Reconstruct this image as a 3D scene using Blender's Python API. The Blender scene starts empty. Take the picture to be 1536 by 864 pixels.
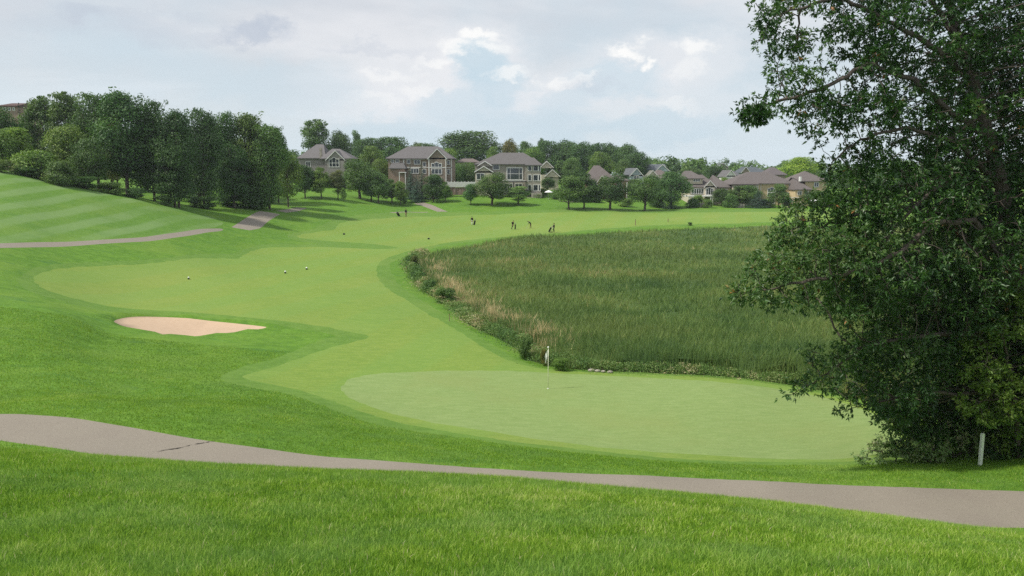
import bpy, bmesh, math, random
import numpy as np
from mathutils import Vector, Matrix
from mathutils.geometry import delaunay_2d_cdt
rnd = random.Random(7)
rng = np.random.default_rng(11)
scene = bpy.context.scene
COL = scene.collection
R = math.radians

# ------------------------------------------------------------------ camera
FPX = 1195.0                      # focal length in photo pixels (1536 wide)
CAMZ = 11.2
PITCH = math.atan(170.0 / FPX)
cp, sp = math.cos(PITCH), math.sin(PITCH)
cam = bpy.data.cameras.new('camera'); camo = bpy.data.objects.new('camera', cam); COL.objects.link(camo)
cam.sensor_width = 36.0; cam.lens = FPX / 1536 * 36.0
cam.clip_start = 0.1; cam.clip_end = 9000
camo.location = (0, 0, CAMZ); camo.rotation_euler = (math.pi / 2 - PITCH, 0, 0)
scene.camera = camo

def ray(u, v):
    """direction per metre of depth: x per Y, z per Y"""
    dx = (np.asarray(u, float) - 768) / FPX; dy = (432 - np.asarray(v, float)) / FPX
    yc = cp + dy * sp
    return dx / yc, (-sp + dy * cp) / yc
def P(u, v, Y):
    a, b = ray(u, v)
    return Vector((float(a * Y), float(Y), float(CAMZ + b * Y)))
def YZ(u, v, z):
    a, b = ray(u, v)
    return float((z - CAMZ) / b)

# ------------------------------------------------------------------ helpers
def tag(o, label=None, cat=None, group=None, kind=None):
    if label: o['label'] = label
    if cat: o['category'] = cat
    if group: o['group'] = group
    if kind: o['kind'] = kind
    return o
def empty(name, loc, rz=0.0):
    o = bpy.data.objects.new(name, None); COL.objects.link(o)
    o.location = loc; o.rotation_euler = (0, 0, rz); o.empty_display_size = .3
    return o
def np_mesh(name, verts, faces, mat=None, smooth=False, attrs=None, mat_idx=None):
    """verts (n,3), faces (m,k) numpy with constant k"""
    me = bpy.data.meshes.new(name)
    verts = np.ascontiguousarray(verts, dtype=np.float32); faces = np.ascontiguousarray(faces, dtype=np.int32)
    me.vertices.add(len(verts)); me.vertices.foreach_set('co', verts.ravel())
    k = faces.shape[1]
    me.loops.add(faces.size); me.loops.foreach_set('vertex_index', faces.ravel())
    me.polygons.add(len(faces))
    me.polygons.foreach_set('loop_start', np.arange(len(faces), dtype=np.int32) * k)
    if smooth: me.polygons.foreach_set('use_smooth', np.ones(len(faces), bool))
    if mat is not None:
        for m in (mat if isinstance(mat, (list, tuple)) else [mat]): me.materials.append(m)
    if mat_idx is not None: me.polygons.foreach_set('material_index', np.asarray(mat_idx, dtype=np.int32))
    for an, av in (attrs or {}).items():
        a = me.attributes.new(an, 'FLOAT', 'POINT'); a.data.foreach_set('value', np.asarray(av, dtype=np.float32))
    me.update(calc_edges=True)
    return me
def link(name, me, parent=None, loc=None):
    o = bpy.data.objects.new(name, me); COL.objects.link(o)
    if parent is not None: o.parent = parent
    if loc is not None: o.location = loc
    return o
class MB:
    """collects shapes and links them as ONE mesh object"""
    def __init__(s): s.v = []; s.f = []; s.mi = []; s.cur = 0
    def poly(s, pts, flip=False):
        n = len(s.v); s.v += [tuple(p) for p in pts]; f = list(range(n, n + len(pts)))
        s.f.append(f[::-1] if flip else f); s.mi.append(s.cur)
    def box(s, x0, x1, y0, y1, z0, z1):
        n = len(s.v)
        s.v += [(x0,y0,z0),(x1,y0,z0),(x1,y1,z0),(x0,y1,z0),(x0,y0,z1),(x1,y0,z1),(x1,y1,z1),(x0,y1,z1)]
        for f in ((0,3,2,1),(4,5,6,7),(0,1,5,4),(1,2,6,5),(2,3,7,6),(3,0,4,7)):
            s.f.append([n+i for i in f]); s.mi.append(s.cur)
    def tube(s, pts, radii, n=6, cap=True):
        pts = [Vector(p) for p in pts]; base = len(s.v); k = len(pts)
        if not hasattr(radii, '__len__'): radii = [radii] * k
        up = Vector((0.3, 0.9, 0.1))
        for i, p in enumerate(pts):
            d = (pts[min(i+1, k-1)] - pts[max(i-1, 0)]).normalized()
            if abs(d.dot(up)) > .95: up = Vector((1, 0, .1))
            a = d.cross(up).normalized(); b = d.cross(a).normalized()
            for j in range(n):
                t = 2 * math.pi * j / n
                s.v.append(tuple(p + a * math.cos(t) * radii[i] + b * math.sin(t) * radii[i]))
        for i in range(k - 1):
            for j in range(n):
                a0 = base + i*n + j; a1 = base + i*n + (j+1) % n
                s.f.append([a0, a1, a1 + n, a0 + n]); s.mi.append(s.cur)
        if cap:
            s.f.append([base + j for j in range(n)][::-1]); s.mi.append(s.cur)
            s.f.append([base + (k-1)*n + j for j in range(n)]); s.mi.append(s.cur)
    def mesh(s, name, mat, smooth=False):
        me = bpy.data.meshes.new(name); me.from_pydata(s.v, [], s.f)
        for m in (mat if isinstance(mat, (list, tuple)) else [mat]): me.materials.append(m)
        me.polygons.foreach_set('material_index', s.mi)
        if smooth: me.polygons.foreach_set('use_smooth', [True] * len(s.f))
        me.update(); return me
    def build(s, name, mat, parent=None, smooth=False, loc=None):
        return link(name, s.mesh(name, mat, smooth), parent, loc)

# ------------------------------------------------------------------ materials
class NT:
    def __init__(s, name):
        s.m = bpy.data.materials.new(name); s.m.use_nodes = True; s.t = s.m.node_tree
        s.t.nodes.clear(); s.out = s.t.nodes.new('ShaderNodeOutputMaterial')
    def n(s, typ, **kw):
        nd = s.t.nodes.new('ShaderNode' + typ)
        for k, v in kw.items():
            if k.startswith('i_'):
                key = k[2:]
                nd.inputs[int(key) if key.isdigit() else key.replace('_', ' ')].default_value = v
            else: setattr(nd, k, v)
        return nd
    def l(s, a, b): s.t.links.new(a, b)
    def setin(s, sock, val):
        if hasattr(val, 'links') or isinstance(val, bpy.types.NodeSocket): s.l(val, sock)
        else: sock.default_value = val
    def math(s, op, a, b=0.0, clamp=False):
        nd = s.n('Math', operation=op, use_clamp=clamp); s.setin(nd.inputs[0], a); s.setin(nd.inputs[1], b)
        return nd.outputs[0]
    def mix(s, f, a, b, bt='MIX'):
        nd = s.n('MixRGB', blend_type=bt); s.setin(nd.inputs[0], f); s.setin(nd.inputs[1], a); s.setin(nd.inputs[2], b)
        return nd.outputs[0]
    def noise(s, vec, scale, detail=3, rough=.55, dist=0.0):
        nd = s.n('TexNoise'); s.setin(nd.inputs['Vector'], vec); nd.inputs['Scale'].default_value = scale
        nd.inputs['Detail'].default_value = detail; nd.inputs['Roughness'].default_value = rough
        nd.inputs['Distortion'].default_value = dist
        return nd.outputs['Fac']
    def smooth(s, val, lo, hi, a=0.0, b=1.0):
        nd = s.n('MapRange', interpolation_type='SMOOTHSTEP'); s.setin(nd.inputs[0], val)
        for i, x in zip((1, 2, 3, 4), (lo, hi, a, b)): s.setin(nd.inputs[i], x)
        return nd.outputs[0]
    def lin(s, val, lo, hi, a=0.0, b=1.0):
        nd = s.n('MapRange'); s.setin(nd.inputs[0], val)
        for i, x in zip((1, 2, 3, 4), (lo, hi, a, b)): s.setin(nd.inputs[i], x)
        return nd.outputs[0]
    def pos(s): return s.n('NewGeometry').outputs['Position']
    def obj(s): return s.n('TexCoord').outputs['Object']
    def mapping(s, vec, scale=(1,1,1), rot=(0,0,0), loc=(0,0,0)):
        nd = s.n('Mapping'); s.setin(nd.inputs[0], vec); nd.inputs[1].default_value = loc
        nd.inputs[2].default_value = rot; nd.inputs[3].default_value = scale
        return nd.outputs[0]
    def attr(s, name):
        nd = s.n('Attribute', attribute_name=name); return nd.outputs['Fac']
    def principled(s, color, rough=.8, spec=.2, bump=None, bstr=.3, bdist=.02):
        b = s.n('BsdfPrincipled'); s.setin(b.inputs['Base Color'], color); s.setin(b.inputs['Roughness'], rough)
        b.inputs['Specular IOR Level'].default_value = spec
        if bump is not None:
            bp = s.n('Bump'); bp.inputs['Strength'].default_value = bstr; bp.inputs['Distance'].default_value = bdist
            s.setin(bp.inputs['Height'], bump); s.l(bp.outputs[0], b.inputs['Normal'])
        s.l(b.outputs[0], s.out.inputs['Surface']); return b
def c3(r, g, b): return (r, g, b, 1.0)
def srgb(r, g, b, k=1.0):
    f = lambda c: (c/255/12.92 if c/255 <= .04045 else ((c/255+.055)/1.055)**2.4) * k
    return (f(r), f(g), f(b), 1.0)

def flat_mat(name, col, rough=.7, spec=.3, var=.12, scale=3.0, bump=.0):
    t = NT(name); p = t.obj(); nz = t.noise(p, scale, 4)
    d = tuple(c * (1 - var) for c in col[:3]) + (1,); e = tuple(min(1, c * (1 + var)) for c in col[:3]) + (1,)
    t.principled(t.mix(nz, d, e), rough, spec, bump=nz if bump else None, bstr=bump)
    return t.m

def grass_mat(name, dark, light, yellow, big=.12, fine=6.0, bstr=.5, bdist=.05, streak=1.0, extra=None):
    """short turf: colour wanders at three sizes, surface is rough"""
    t = NT(name); p = t.pos()
    big_n = t.noise(p, big, 4, .6)
    mid_n = t.noise(t.mapping(p, (1, streak, 1)), 1.1, 5, .65)
    fin_n = t.noise(t.mapping(p, (1, streak, 1)), fine, 4, .7)
    c = t.mix(t.smooth(mid_n, .3, .7), dark, light)
    c = t.mix(t.math('MULTIPLY', t.smooth(big_n, .45, .7), .6), c, yellow)
    c = t.mix(t.smooth(fin_n, .25, .75, .0, .45), c, tuple(x * .45 for x in dark[:3]) + (1,))
    if extra: c = extra(t, p, c)
    h = t.math('ADD', t.math('MULTIPLY', fin_n, .6), t.math('MULTIPLY', mid_n, .8))
    t.principled(c, .9, .12, bump=h, bstr=bstr, bdist=bdist)
    return t.m

# ------------------------------------------------------------------ terrain height
def W(z):  # warp so features keep their size in the view
    x, y = z[..., 0], z[..., 1]
    yy = np.maximum(y + 8.0, 2.0)
    return np.stack([x / yy * 1.6, np.log(yy)], -1)
CP = []
def cv(u, v, z): Y = YZ(u, v, z); a, b = ray(u, v); CP.append((float(a*Y), Y, z))
def cy(u, v, Y): a, b = ray(u, v); CP.append((float(a*Y), Y, float(CAMZ + b*Y)))
def cw(x, y, z): CP.append((x, y, z))
for x in (-8, 0, 8): cw(x, -4, 10.3); cw(x, 0, 9.6)
for u in (-300, 0, 380, 768, 1150, 1536, 1850):
    cy(u, 864, 4.8)
for u, v in ((-300,784),(0,784),(380,784),(768,786),(1150,800),(1536,826),(1850,840)): cy(u, v, 7.5)
for u, v, Y in ((-300,652,14),(0,676,14.5),(200,692,14.5),(400,708,14.2),(600,720,14),(768,731,14),(1000,753,14),(1150,768,14.2),(1300,788,14.5),(1420,803,15),(1536,822,16),(1750,840,16)):
    cy(u, v, Y)
# cart path near the camera: far edge and near edge
for u, v, z in ((-300,625,3.3),(0,621,3.05),(100,626,2.93),(200,642,2.8),(290,657,2.66),(384,671,2.5),(600,693,2.3),(768,705,2.1),(960,713,1.95),(1152,722,1.8),(1350,731,1.7),(1536,737,1.65),(1800,748,1.6)):
    Y = YZ(u, v, z); a, b = ray(u, v); cw(float(a*Y), Y, z); cw(float(a*(Y-3.0)), Y - 3.0, z + .08)
# mound and rough beyond the path
for q in ((200,607,2.72),(110,612,2.85),(320,609,2.5),(430,627,2.05),(0,600,2.65),(200,590,1.45),(330,590,1.15),(450,612,1.35),(560,650,1.25),
          (700,672,1.2),(0,560,2.5),(0,527,2.75),(100,535,2.3),(200,560,1.7),(0,470,3.1),(0,495,2.9),(60,485,2.75),(110,480,2.5),(130,520,1.75),(180,540,1.5),(300,550,.95),
          (300,530,.9),(400,545,.55),(440,505,.45),(285,492,.75),(285,474,1.15),(172,478,1.6),(150,490,1.75),(245,512,1.15),(330,512,.75),(400,485,.8),(480,500,.45),(768,680,1.2),(900,690,1.0),(1000,700,1.05),
          (1150,705,1.0),(1300,700,1.0),(1470,698,1.15),(1600,700,1.4),(1800,690,1.8),
          (520,580,.25),(400,570,.5),(460,600,.75),(560,625,.55),(640,638,.35),(768,655,.3),(900,670,.25),(1000,680,.25),(1150,690,.3),(1300,672,.3),
          (822,583,0),(700,556,.12),(1100,572,0),(1300,610,.1),(700,600,.15),(1000,620,.05),(1400,600,.3),(1536,620,.7),(1750,600,1.2),
          (640,540,.15),(560,500,.3),(700,530,.05),(600,460,.2),(500,450,.5),(400,440,.8),(300,440,1.1),(200,440,1.4),(100,425,2.5),(60,415,3.0),(120,452,2.0),
          (0,440,3.2),(0,400,3.9),(220,397,2.4),(300,387,2.1),(300,410,1.6),(388,372,1.5),(450,395,.95),(480,371,1.0),(570,374,.6),(570,400,.4),(600,430,0),(720,520,-.05),(800,551,-.15),
          (900,557,-.25),(1000,563,-.3),(1100,568,-.3),(1190,580,-.2),(800,530,-.5),(700,470,-.5),(640,425,-.4),(640,372,.1),(700,362,.2),
          (100,362,4.5),(0,368,4.9),(200,360,4.0),(330,343,3.5),(-300,375,5.6),(-300,420,4.6)):
    cv(*q)
for q in ((0,256,112),(0,312,88),(-300,250,100),(-300,300,85),(100,276,115),(100,320,95),(200,298,118),(200,330,102),(300,322,125),(300,343,108),(345,336,124),(372,343,122),(405,318,146),
          (440,345,134),(455,311,165),(480,290,190),(480,320,160),(600,305,200),(603,325,170),(530,340,145),(708,336,165),(770,343,155),(829,348,150),(700,300,205),(740,306,200),
          (950,313,205),(1100,313,205),(1250,313,205),(1500,313,205),(950,332,168),(1100,325,175),(1300,325,175),(1600,325,175),
          (480,283,215),(630,290,215),(760,292,215),(915,300,222),(1060,305,225),(1150,307,225),(1400,307,225)):
    cy(*q)
for q in ((-100,140,11.6),(-72,150,7.2),(-58,160,5.6),(-48,175,5.0),(-160,180,13),(-120,230,12),(-250,230,16),(-60,250,9),(0,260,8),(60,260,6),(120,260,5),(250,260,5),
          (-200,450,14),(0,450,7),(200,450,4),(500,450,4),(-400,450,14),(0,900,2),(-600,900,6),(700,900,0),(0,1300,-4),(-1200,1300,-4),(1200,1300,-4),
          (10,100,-.7),(30,80,-.7),(50,110,-.7),(30,130,-.6),(60,60,-.7),(20,60,-.6),(80,90,-.7),(110,120,-.7),(60,138,-.3),(30,140,-.2),(100,145,-.2),(140,150,-.1)):
    cw(*q)
CP = np.array(CP, float); CW = W(CP[:, :2])
def _phi(d2): return .5 * d2 * np.log(d2 + 1e-12)
def _tps():
    d2 = ((CW[:, None] - CW[None]) ** 2).sum(-1); n = len(CW)
    K = _phi(d2) + np.eye(n) * 2e-4
    Q = np.hstack([np.ones((n, 1)), CW]); A = np.zeros((n+3, n+3)); A[:n,:n] = K; A[:n,n:] = Q; A[n:,:n] = Q.T
    return np.linalg.solve(A, np.concatenate([CP[:, 2], np.zeros(3)]))
TW = _tps()
BUNK = None
def in_poly(pts, poly):
    x, y = pts[:, 0], pts[:, 1]; r = np.zeros(len(pts), bool); n = len(poly); j = n - 1
    lo, hi = poly.min(0), poly.max(0)
    idx = np.where((x >= lo[0]) & (x <= hi[0]) & (y >= lo[1]) & (y <= hi[1]))[0]
    xx, yy = x[idx], y[idx]; rr = np.zeros(len(idx), bool)
    for i in range(n):
        xi, yi = poly[i]; xj, yj = poly[j]
        if yi != yj:
            c = ((yi > yy) != (yj > yy)) & (xx < (xj - xi) * (yy - yi) / (yj - yi) + xi); rr ^= c
        j = i
    r[idx] = rr; return r
def dist_poly(pts, poly, closed=True):
    d = np.full(len(pts), 1e9); n = len(poly)
    for i in range(n if closed else n - 1):
        a = poly[i]; b = poly[(i+1) % n]; ab = b - a; L = (ab ** 2).sum() + 1e-12
        t = np.clip(((pts - a) @ ab) / L, 0, 1); q = a + t[:, None] * ab
        d = np.minimum(d, ((pts - q) ** 2).sum(-1))
    return np.sqrt(d)
def H(xy):
    xy = np.asarray(xy, float).reshape(-1, 2); out = np.empty(len(xy))
    for s in range(0, len(xy), 20000):
        q = xy[s:s+20000]; w = W(q)
        d2 = ((w[:, None] - CW[None]) ** 2).sum(-1)
        h = _phi(d2) @ TW[:len(CW)] + TW[-3] + w @ TW[-2:]
        x, y = q[:, 0], q[:, 1]
        amp = np.clip((y - 20) / 40, 0, 1) * .05
        h = h + amp * (np.sin(x*.31 + .9*np.sin(y*.11)) + np.sin(y*.23 + 1.3*np.sin(x*.17) + 1.0) + .6*np.sin(x*.7 + y*.45))
        out[s:s+20000] = h
    if BUNK is not None:
        near = np.where((np.abs(xy[:, 0] - BUNK[:, 0].mean()) < 20) & (np.abs(xy[:, 1] - BUNK[:, 1].mean()) < 20))[0]
        if len(near):
            q = xy[near]; d = dist_poly(q, BUNK); ins = in_poly(q, BUNK); sd = np.where(ins, d, -d)
            out[near] -= .24 * np.clip((sd + .16) / .2, 0, 1)
            out[near] += .05 * np.exp(-((sd + .7) / .5) ** 2)
    return out
def h1(x, y): return float(H([(x, y)])[0])
YS = np.geomspace(3.0, 900, 700)
def cast(uv):
    """photo pixels -> points on the ground (first hit)"""
    uv = np.asarray(uv, float); a, b = ray(uv[:, 0], uv[:, 1]); res = np.zeros((len(uv), 3))
    for i in range(len(uv)):
        pts = np.stack([a[i]*YS, YS], -1); g = H(pts) - (CAMZ + b[i]*YS)
        k = np.where(g > 0)[0]
        k = k[0] if len(k) else len(YS) - 1
        if k > 0:
            g0, g1 = g[k-1], g[k]; t = g0 / (g0 - g1) if g1 != g0 else 0
            Y = YS[k-1] + (YS[k] - YS[k-1]) * t
        else: Y = YS[0]
        res[i] = (a[i]*Y, Y, CAMZ + b[i]*Y)
    return res
def catmull(p, closed=True, seg=5):
    p = np.asarray(p, float); n = len(p); out = []
    for i in range(n if closed else n - 1):
        if closed: a, b, c, d = p[(i-1) % n], p[i], p[(i+1) % n], p[(i+2) % n]
        else: a, b, c, d = p[max(i-1,0)], p[i], p[i+1], p[min(i+2,n-1)]
        for k in range(seg):
            t = k / seg
            out.append(.5*((2*b) + (c-a)*t + (2*a-5*b+4*c-d)*t*t + (3*b-a-3*c+d)*t**3))
    if not closed: out.append(p[-1])
    return np.array(out)
def ribbon(cl, w, seg=4):
    c = catmull(cl, False, seg); d = np.gradient(c, axis=0); d /= np.linalg.norm(d, axis=1)[:, None] + 1e-9
    nrm = np.stack([-d[:, 1], d[:, 0]], -1); w = np.asarray(w)
    return np.vstack([c + nrm * (w/2), (c - nrm * (w/2))[::-1]])
def uvpoly(pts, seg=4): return cast(catmull(pts, True, seg))[:, :2]
SUN_E, SUN_ANG, SKY_K, HAZE, EXPOSURE = 4.3, 3.0, 1.16, 0.00018, 0.0
DENOISE = False
# ------------------------------------------------------------------ regions traced on the ground
REG = {}
_b = uvpoly([(171,484),(180,479),(205,476),(250,478),(300,483),(350,487),(385,491),(400,494),(375,498),(340,501),(300,504),(262,505),(230,501),(200,494),(180,489)], 3)
_b = _b * ((CAMZ - H(_b) + .22) / (CAMZ - H(_b)))[:, None]
BUNK = _b
REG['bunker_sand'] = _b
pf = cast(catmull([(-420,640),(-200,625),(0,621),(60,623),(110,627),(160,635),(208,643),(262,653),(310,661),(384,671),(480,684),(560,690),(640,696),(768,705),(870,710),(960,713),(1040,717),(1152,722),(1300,729),(1420,733),(1536,737),(1700,743),(1950,755)], False, 3))[:, :2]
pn = pf.copy(); dd = np.gradient(pf, axis=0); dd /= np.linalg.norm(dd, axis=1)[:, None]
nn = np.stack([dd[:, 1], -dd[:, 0]], -1); pn = pf + nn * 3.0
PATH = np.vstack([pf, pn[::-1]])
REG['cart_path'] = PATH
cla = cast([(-260,374),(-100,372),(0,368.5),(100,366),(200,360),(260,353),(318,345),(333,343.4)])[:, :2]
REG['cart_path#far'] = ribbon(cla, np.interp(np.arange(4*7+1)/4, [0, 4, 5.6, 6.4, 7], [1.6, 1.6, 1.5, 1.0, .3])[:, None])
clb = cast([(361,343.2),(371,339.5),(383,331.5),(395,323.5),(405,318.5)])[:, :2]
REG['cart_path#bend'] = ribbon(clb, np.interp(np.arange(4*4+1)/4, [0, 1, 3, 4], [2.6, 3.4, 3.8, 3.6])[:, None])
REG['cart_path#top'] = ribbon(cast([(422,317.5),(436,315.5),(453,311.5)])[:, :2], 2.2)
REG['cart_path#lawn'] = ribbon(cast([(628,304.5),(640,308),(652,313),(664,317.5)])[:, :2], 2.6)
REG['cart_path#line'] = ribbon(cast([(586,318.8),(612,318),(642,318.2)])[:, :2], .9)
REG['putting_green'] = uvpoly([(513,583),(520,572),(545,564),(590,559),(650,556.5),(720,556),(780,557),(840,560),(900,563),(1000,568),(1090,574),(1180,586),(1260,603),(1330,632),(1350,660),(1320,680),(1250,689),(1150,688),(1050,682),(960,676),(880,668),(800,658),(720,645),(650,634),(590,621),(545,606),(522,594)])
fw = [(50,417),(66,408),(116,400),(219,396),(297,387),(359,388),(363,383),(390,372.5),(430,371),(480,370.5),(520,372),(560,373.5),(600,372),(560,366),(500,362),(450,357),(455,350),(500,345),(510,335),(530,331),(570,328),(610,325),(640,325),(700,323),(760,321),(860,318),(1000,319),(1120,318),(1300,318),(1300,329),(1200,331),(1100,335),(1000,337),(900,343),(830,350),(760,355),(700,360),(660,366),(620,375),(592,383),(570,392),(565,410),(580,432),(610,450),(640,470),(680,492),(715,515),(750,535),(790,549),(850,557),(950,560.5),(1050,565),(1120,571),(1190,581),(1270,600),(1345,630),(1370,662),(1330,688),(1280,692),(1200,693),(1100,692),(1000,687),(900,677),(800,666),(700,652),(620,638),(560,624),(500,602),(440,583),(395,574),(362,566),(372,561),(410,551),(450,537),(500,520),(540,511),(552,507),(548,502),(520,497),(480,489),(390,478),(281,468),(175,461),(94,443),(59,430)]
REG['fairway'] = uvpoly(fw, 2)
# a first cut of semi-rough between the fairway and the rough
fc = [(26,420),(50,402),(110,394),(215,390),(295,381),(350,380),(385,367),(430,366),(480,366),(440,360),(432,352),(470,343),(500,330),(560,320),(640,319),(760,316),(860,314),(1000,315),(1120,314),(1350,314),(1350,327),(1200,333),(1100,336.5),(1000,339),(900,345),(830,352),(760,357),(700,363),(660,370),(622,379),(606,386),(585,396),(588,412),(604,432),(632,450),(665,470),(705,495),(740,518),(775,538),(815,552),(870,556.5),(950,558),(1050,562),(1130,568),(1200,578),(1280,597),(1360,628),(1390,664),(1345,694),(1280,697),(1200,698),(1100,697),(1000,692),(900,683),(800,672),(700,658),(615,646),(550,633),(490,612),(435,592),(385,583),(330,570),(345,556),(400,541),(440,527),(480,510),(505,504),(480,498),(400,487),(281,473),(165,468),(80,448),(38,434)]
REG['first_cut'] = uvpoly(fc, 2)
REG['mown_hillside'] = uvpoly([(-300,256),(-120,254),(0,257),(60,267),(120,279),(200,299),(260,312),(320,326),(335,333),(322,341),(258,350),(200,356.5),(100,362.5),(0,365),(-150,369),(-300,371)], 2)
# the reed bed in world metres: near shore traced, the far shore from the reed tops
ms = cast([(612,402),(611,392),(625,384),(618,414),(625,428),(645,443),(672,455),(690,478),(715,493),(745,507),(775,524),(795,540),(830,550),(890,556),(950,558),(1010,561),(1060,563),(1100,566),(1150,572),(1200,580),(1260,592),(1330,610),(1400,630)])[:, :2]
near_sh = ms[[1,0] + list(range(3, len(ms)))]
far_px = [(1500,338),(1300,338),(1150,341),(1050,342),(960,345),(900,346),(830,350),(770,352),(720,359),(680,366),(645,373),(628,380)]
far_sh = np.array([((ray(u, v)[0]) * ((1.1 - CAMZ)/ray(u, v)[1]), (1.1 - CAMZ)/ray(u, v)[1]) for u, v in far_px])
right_sh = np.array([(34, 36), (60, 44), (95, 70), (120, 110)])
REG['marsh'] = catmull(np.vstack([near_sh, right_sh, far_sh]), True, 3)
MARSH = REG['marsh']
PRI = ['cart_path', 'cart_path#far', 'cart_path#lawn', 'cart_path#line', 'cart_path#bend', 'cart_path#top', 'bunker_sand', 'putting_green', 'marsh', 'fairway', 'mown_hillside', 'first_cut']

# ------------------------------------------------------------------ terrain sheet, cut along those outlines
rows = np.concatenate([np.exp(np.arange(math.log(4.0), math.log(300.0), .021)) - 8, np.geomspace(300, 1280, 20)[1:]])
cols = np.linspace(-1.25, 1.25, 150)
G = np.array([((c * (y + 8)), y) for y in rows for c in cols])
gy = G[:, 1] + 8
cons_v = []; cons_e = []
def dens(p, close=True):
    out = []
    n = len(p)
    for i in range(n if close else n - 1):
        a, b = p[i], p[(i+1) % n]; L = np.linalg.norm(b - a); s = max(.25, .009 * (a[1] + 8)); k = max(1, int(L / s))
        for j in range(k): out.append(a + (b - a) * j / k)
    return np.array(out)
allc = []
_jr = np.random.default_rng(9)
for k in PRI:
    q = dens(REG[k])
    if k in ('putting_green', 'fairway', 'first_cut'): q = q + _jr.normal(0, .035, q.shape) * (1 + q[:, 1:] / 60); REG[k] = q
    s = len(cons_v); cons_v += [tuple(x) for x in q]
    cons_e += [(s + i, s + (i+1) % len(q)) for i in range(len(q))]; allc.append(q)
allc = np.vstack(allc)
from mathutils.kdtree import KDTree
kd = KDTree(len(allc))
for i, q in enumerate(allc): kd.insert((q[0], q[1], 0), i)
kd.balance()
keep = np.array([kd.find((x, y, 0))[2] > .005 * (y + 8) for x, y in G])
G = G[keep]
import time as _t; _t0 = _t.time()
vs, es, fs, _, _, _ = delaunay_2d_cdt([Vector(v) for v in cons_v] + [Vector(g) for g in G], cons_e, [], 0, 1e-5, False)
V2 = np.array([tuple(v) for v in vs]); F2 = np.array(fs, dtype=int)
print('cdt', len(V2), len(F2), _t.time() - _t0)
ar = np.cross(V2[F2[:, 1]] - V2[F2[:, 0]], V2[F2[:, 2]] - V2[F2[:, 0]])
F2[ar < 0] = F2[ar < 0][:, ::-1]; F2 = F2[np.abs(ar) > 1e-9]
Z2 = H(V2); V3 = np.column_stack([V2, Z2])
cen = V2[F2].mean(1); lab = np.full(len(F2), -1)
for i, k in reversed(list(enumerate(PRI))): lab[in_poly(cen, REG[k])] = i

DK, LT, YL = srgb(62,112,36,.62), srgb(86,146,46,.66), srgb(120,165,58,.7)
def rough_extra(t, p, c):
    n = t.noise(t.mapping(p, (.5, 1.6, 1)), .45, 4, .6)
    return t.mix(t.smooth(n, .55, .72, 0, .4), c, c3(.035, .12, .04))
M = {}
M['rough'] = grass_mat('rough_grass', c3(.088,.195,.022), c3(.145,.28,.034), c3(.19,.30,.044), .15, 5.0, .6, .09, 1.4, rough_extra)
M['cut'] = grass_mat('semi_rough_grass', c3(.11,.215,.033), c3(.155,.27,.048), c3(.18,.275,.055), .1, 7.0, .4, .04, 1.4)
def fw_extra(t, p, c):
    w = t.n('TexWave', wave_type='BANDS', bands_direction='X'); t.setin(w.inputs['Vector'], t.mapping(p, (1,1,1), (0,0,R(14))))
    w.inputs['Scale'].default_value = .045; w.inputs['Distortion'].default_value = .6
    return t.mix(t.smooth(w.outputs['Fac'], .35, .65, 0, .22), c, c3(.14,.27,.06))
M['fairway'] = grass_mat('fairway_turf', c3(.17,.27,.048), c3(.225,.315,.062), c3(.26,.32,.075), .05, 7.0, .35, .03, 2.6, fw_extra)
M['green'] = grass_mat('green_turf', c3(.21,.30,.094), c3(.26,.345,.122), c3(.245,.30,.098), .16, 9.0, .25, .02, 3.2)
def hill_extra(t, p, c):
    w = t.n('TexWave', wave_type='BANDS', bands_direction='X'); t.setin(w.inputs['Vector'], t.mapping(p, (1,1,1), (0,0,R(-4))))
    w.inputs['Scale'].default_value = .085; w.inputs['Distortion'].default_value = 1.6; w.inputs['Detail'].default_value = 3
    w.inputs['Detail Scale'].default_value = .25
    k_ = t.math('MULTIPLY', t.smooth(w.outputs['Fac'], .2, .8, 0, .55), t.smooth(t.noise(p, .09, 3), .3, .6, .35, 1)); return t.mix(k_, c, c3(.185,.275,.11))
M['hill'] = grass_mat('hillside_turf', c3(.095,.205,.030), c3(.135,.255,.040), c3(.175,.28,.05), .1, 4.0, .4, .05, 1.4, hill_extra)
def mk_marshmud():
    t = NT('reed_bed_soil'); p = t.pos(); n = t.noise(p, .8, 5)
    t.principled(t.mix(n, c3(.02,.035,.012), c3(.045,.07,.022)), .95, .1, bump=n, bstr=.5, bdist=.1); return t.m
M['mud'] = mk_marshmud()
def mk_path():
    t = NT('worn_asphalt'); p = t.pos()
    a = t.noise(p, 60, 3, .7); b = t.noise(p, .7, 5, .6); d = t.noise(p, 9, 4, .6)
    v = t.n('TexVoronoi'); t.setin(v.inputs['Vector'], p); v.inputs['Scale'].default_value = 90
    c = t.mix(t.smooth(a, .3, .7), c3(.165,.143,.116), c3(.33,.29,.235))
    c = t.mix(t.smooth(b, .4, .75, 0, .22), c, c3(.20,.165,.14))
    c = t.mix(t.smooth(d, .62, .72, 0, .3), c, c3(.15,.13,.115))
    t.principled(c, .9, .2, bump=v.outputs['Distance'], bstr=.25, bdist=.006); return t.m
M['path'] = mk_path()
def mk_sand():
    t = NT('bunker_sand'); p = t.pos()
    w = t.n('TexWave', wave_type='BANDS', bands_direction='Y'); t.setin(w.inputs['Vector'], t.mapping(p, (1,1,1), (0,0,R(9))))
    w.inputs['Scale'].default_value = 1.6; w.inputs['Distortion'].default_value = 5; w.inputs['Detail'].default_value = 2
    n = t.noise(p, 3, 5, .65)
    c = t.mix(n, c3(.42,.30,.205), c3(.54,.40,.285))
    t.principled(c, .95, .1, bump=t.math('ADD', w.outputs['Fac'], n), bstr=.35, bdist=.02); return t.m
M['sand'] = mk_sand()
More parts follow.
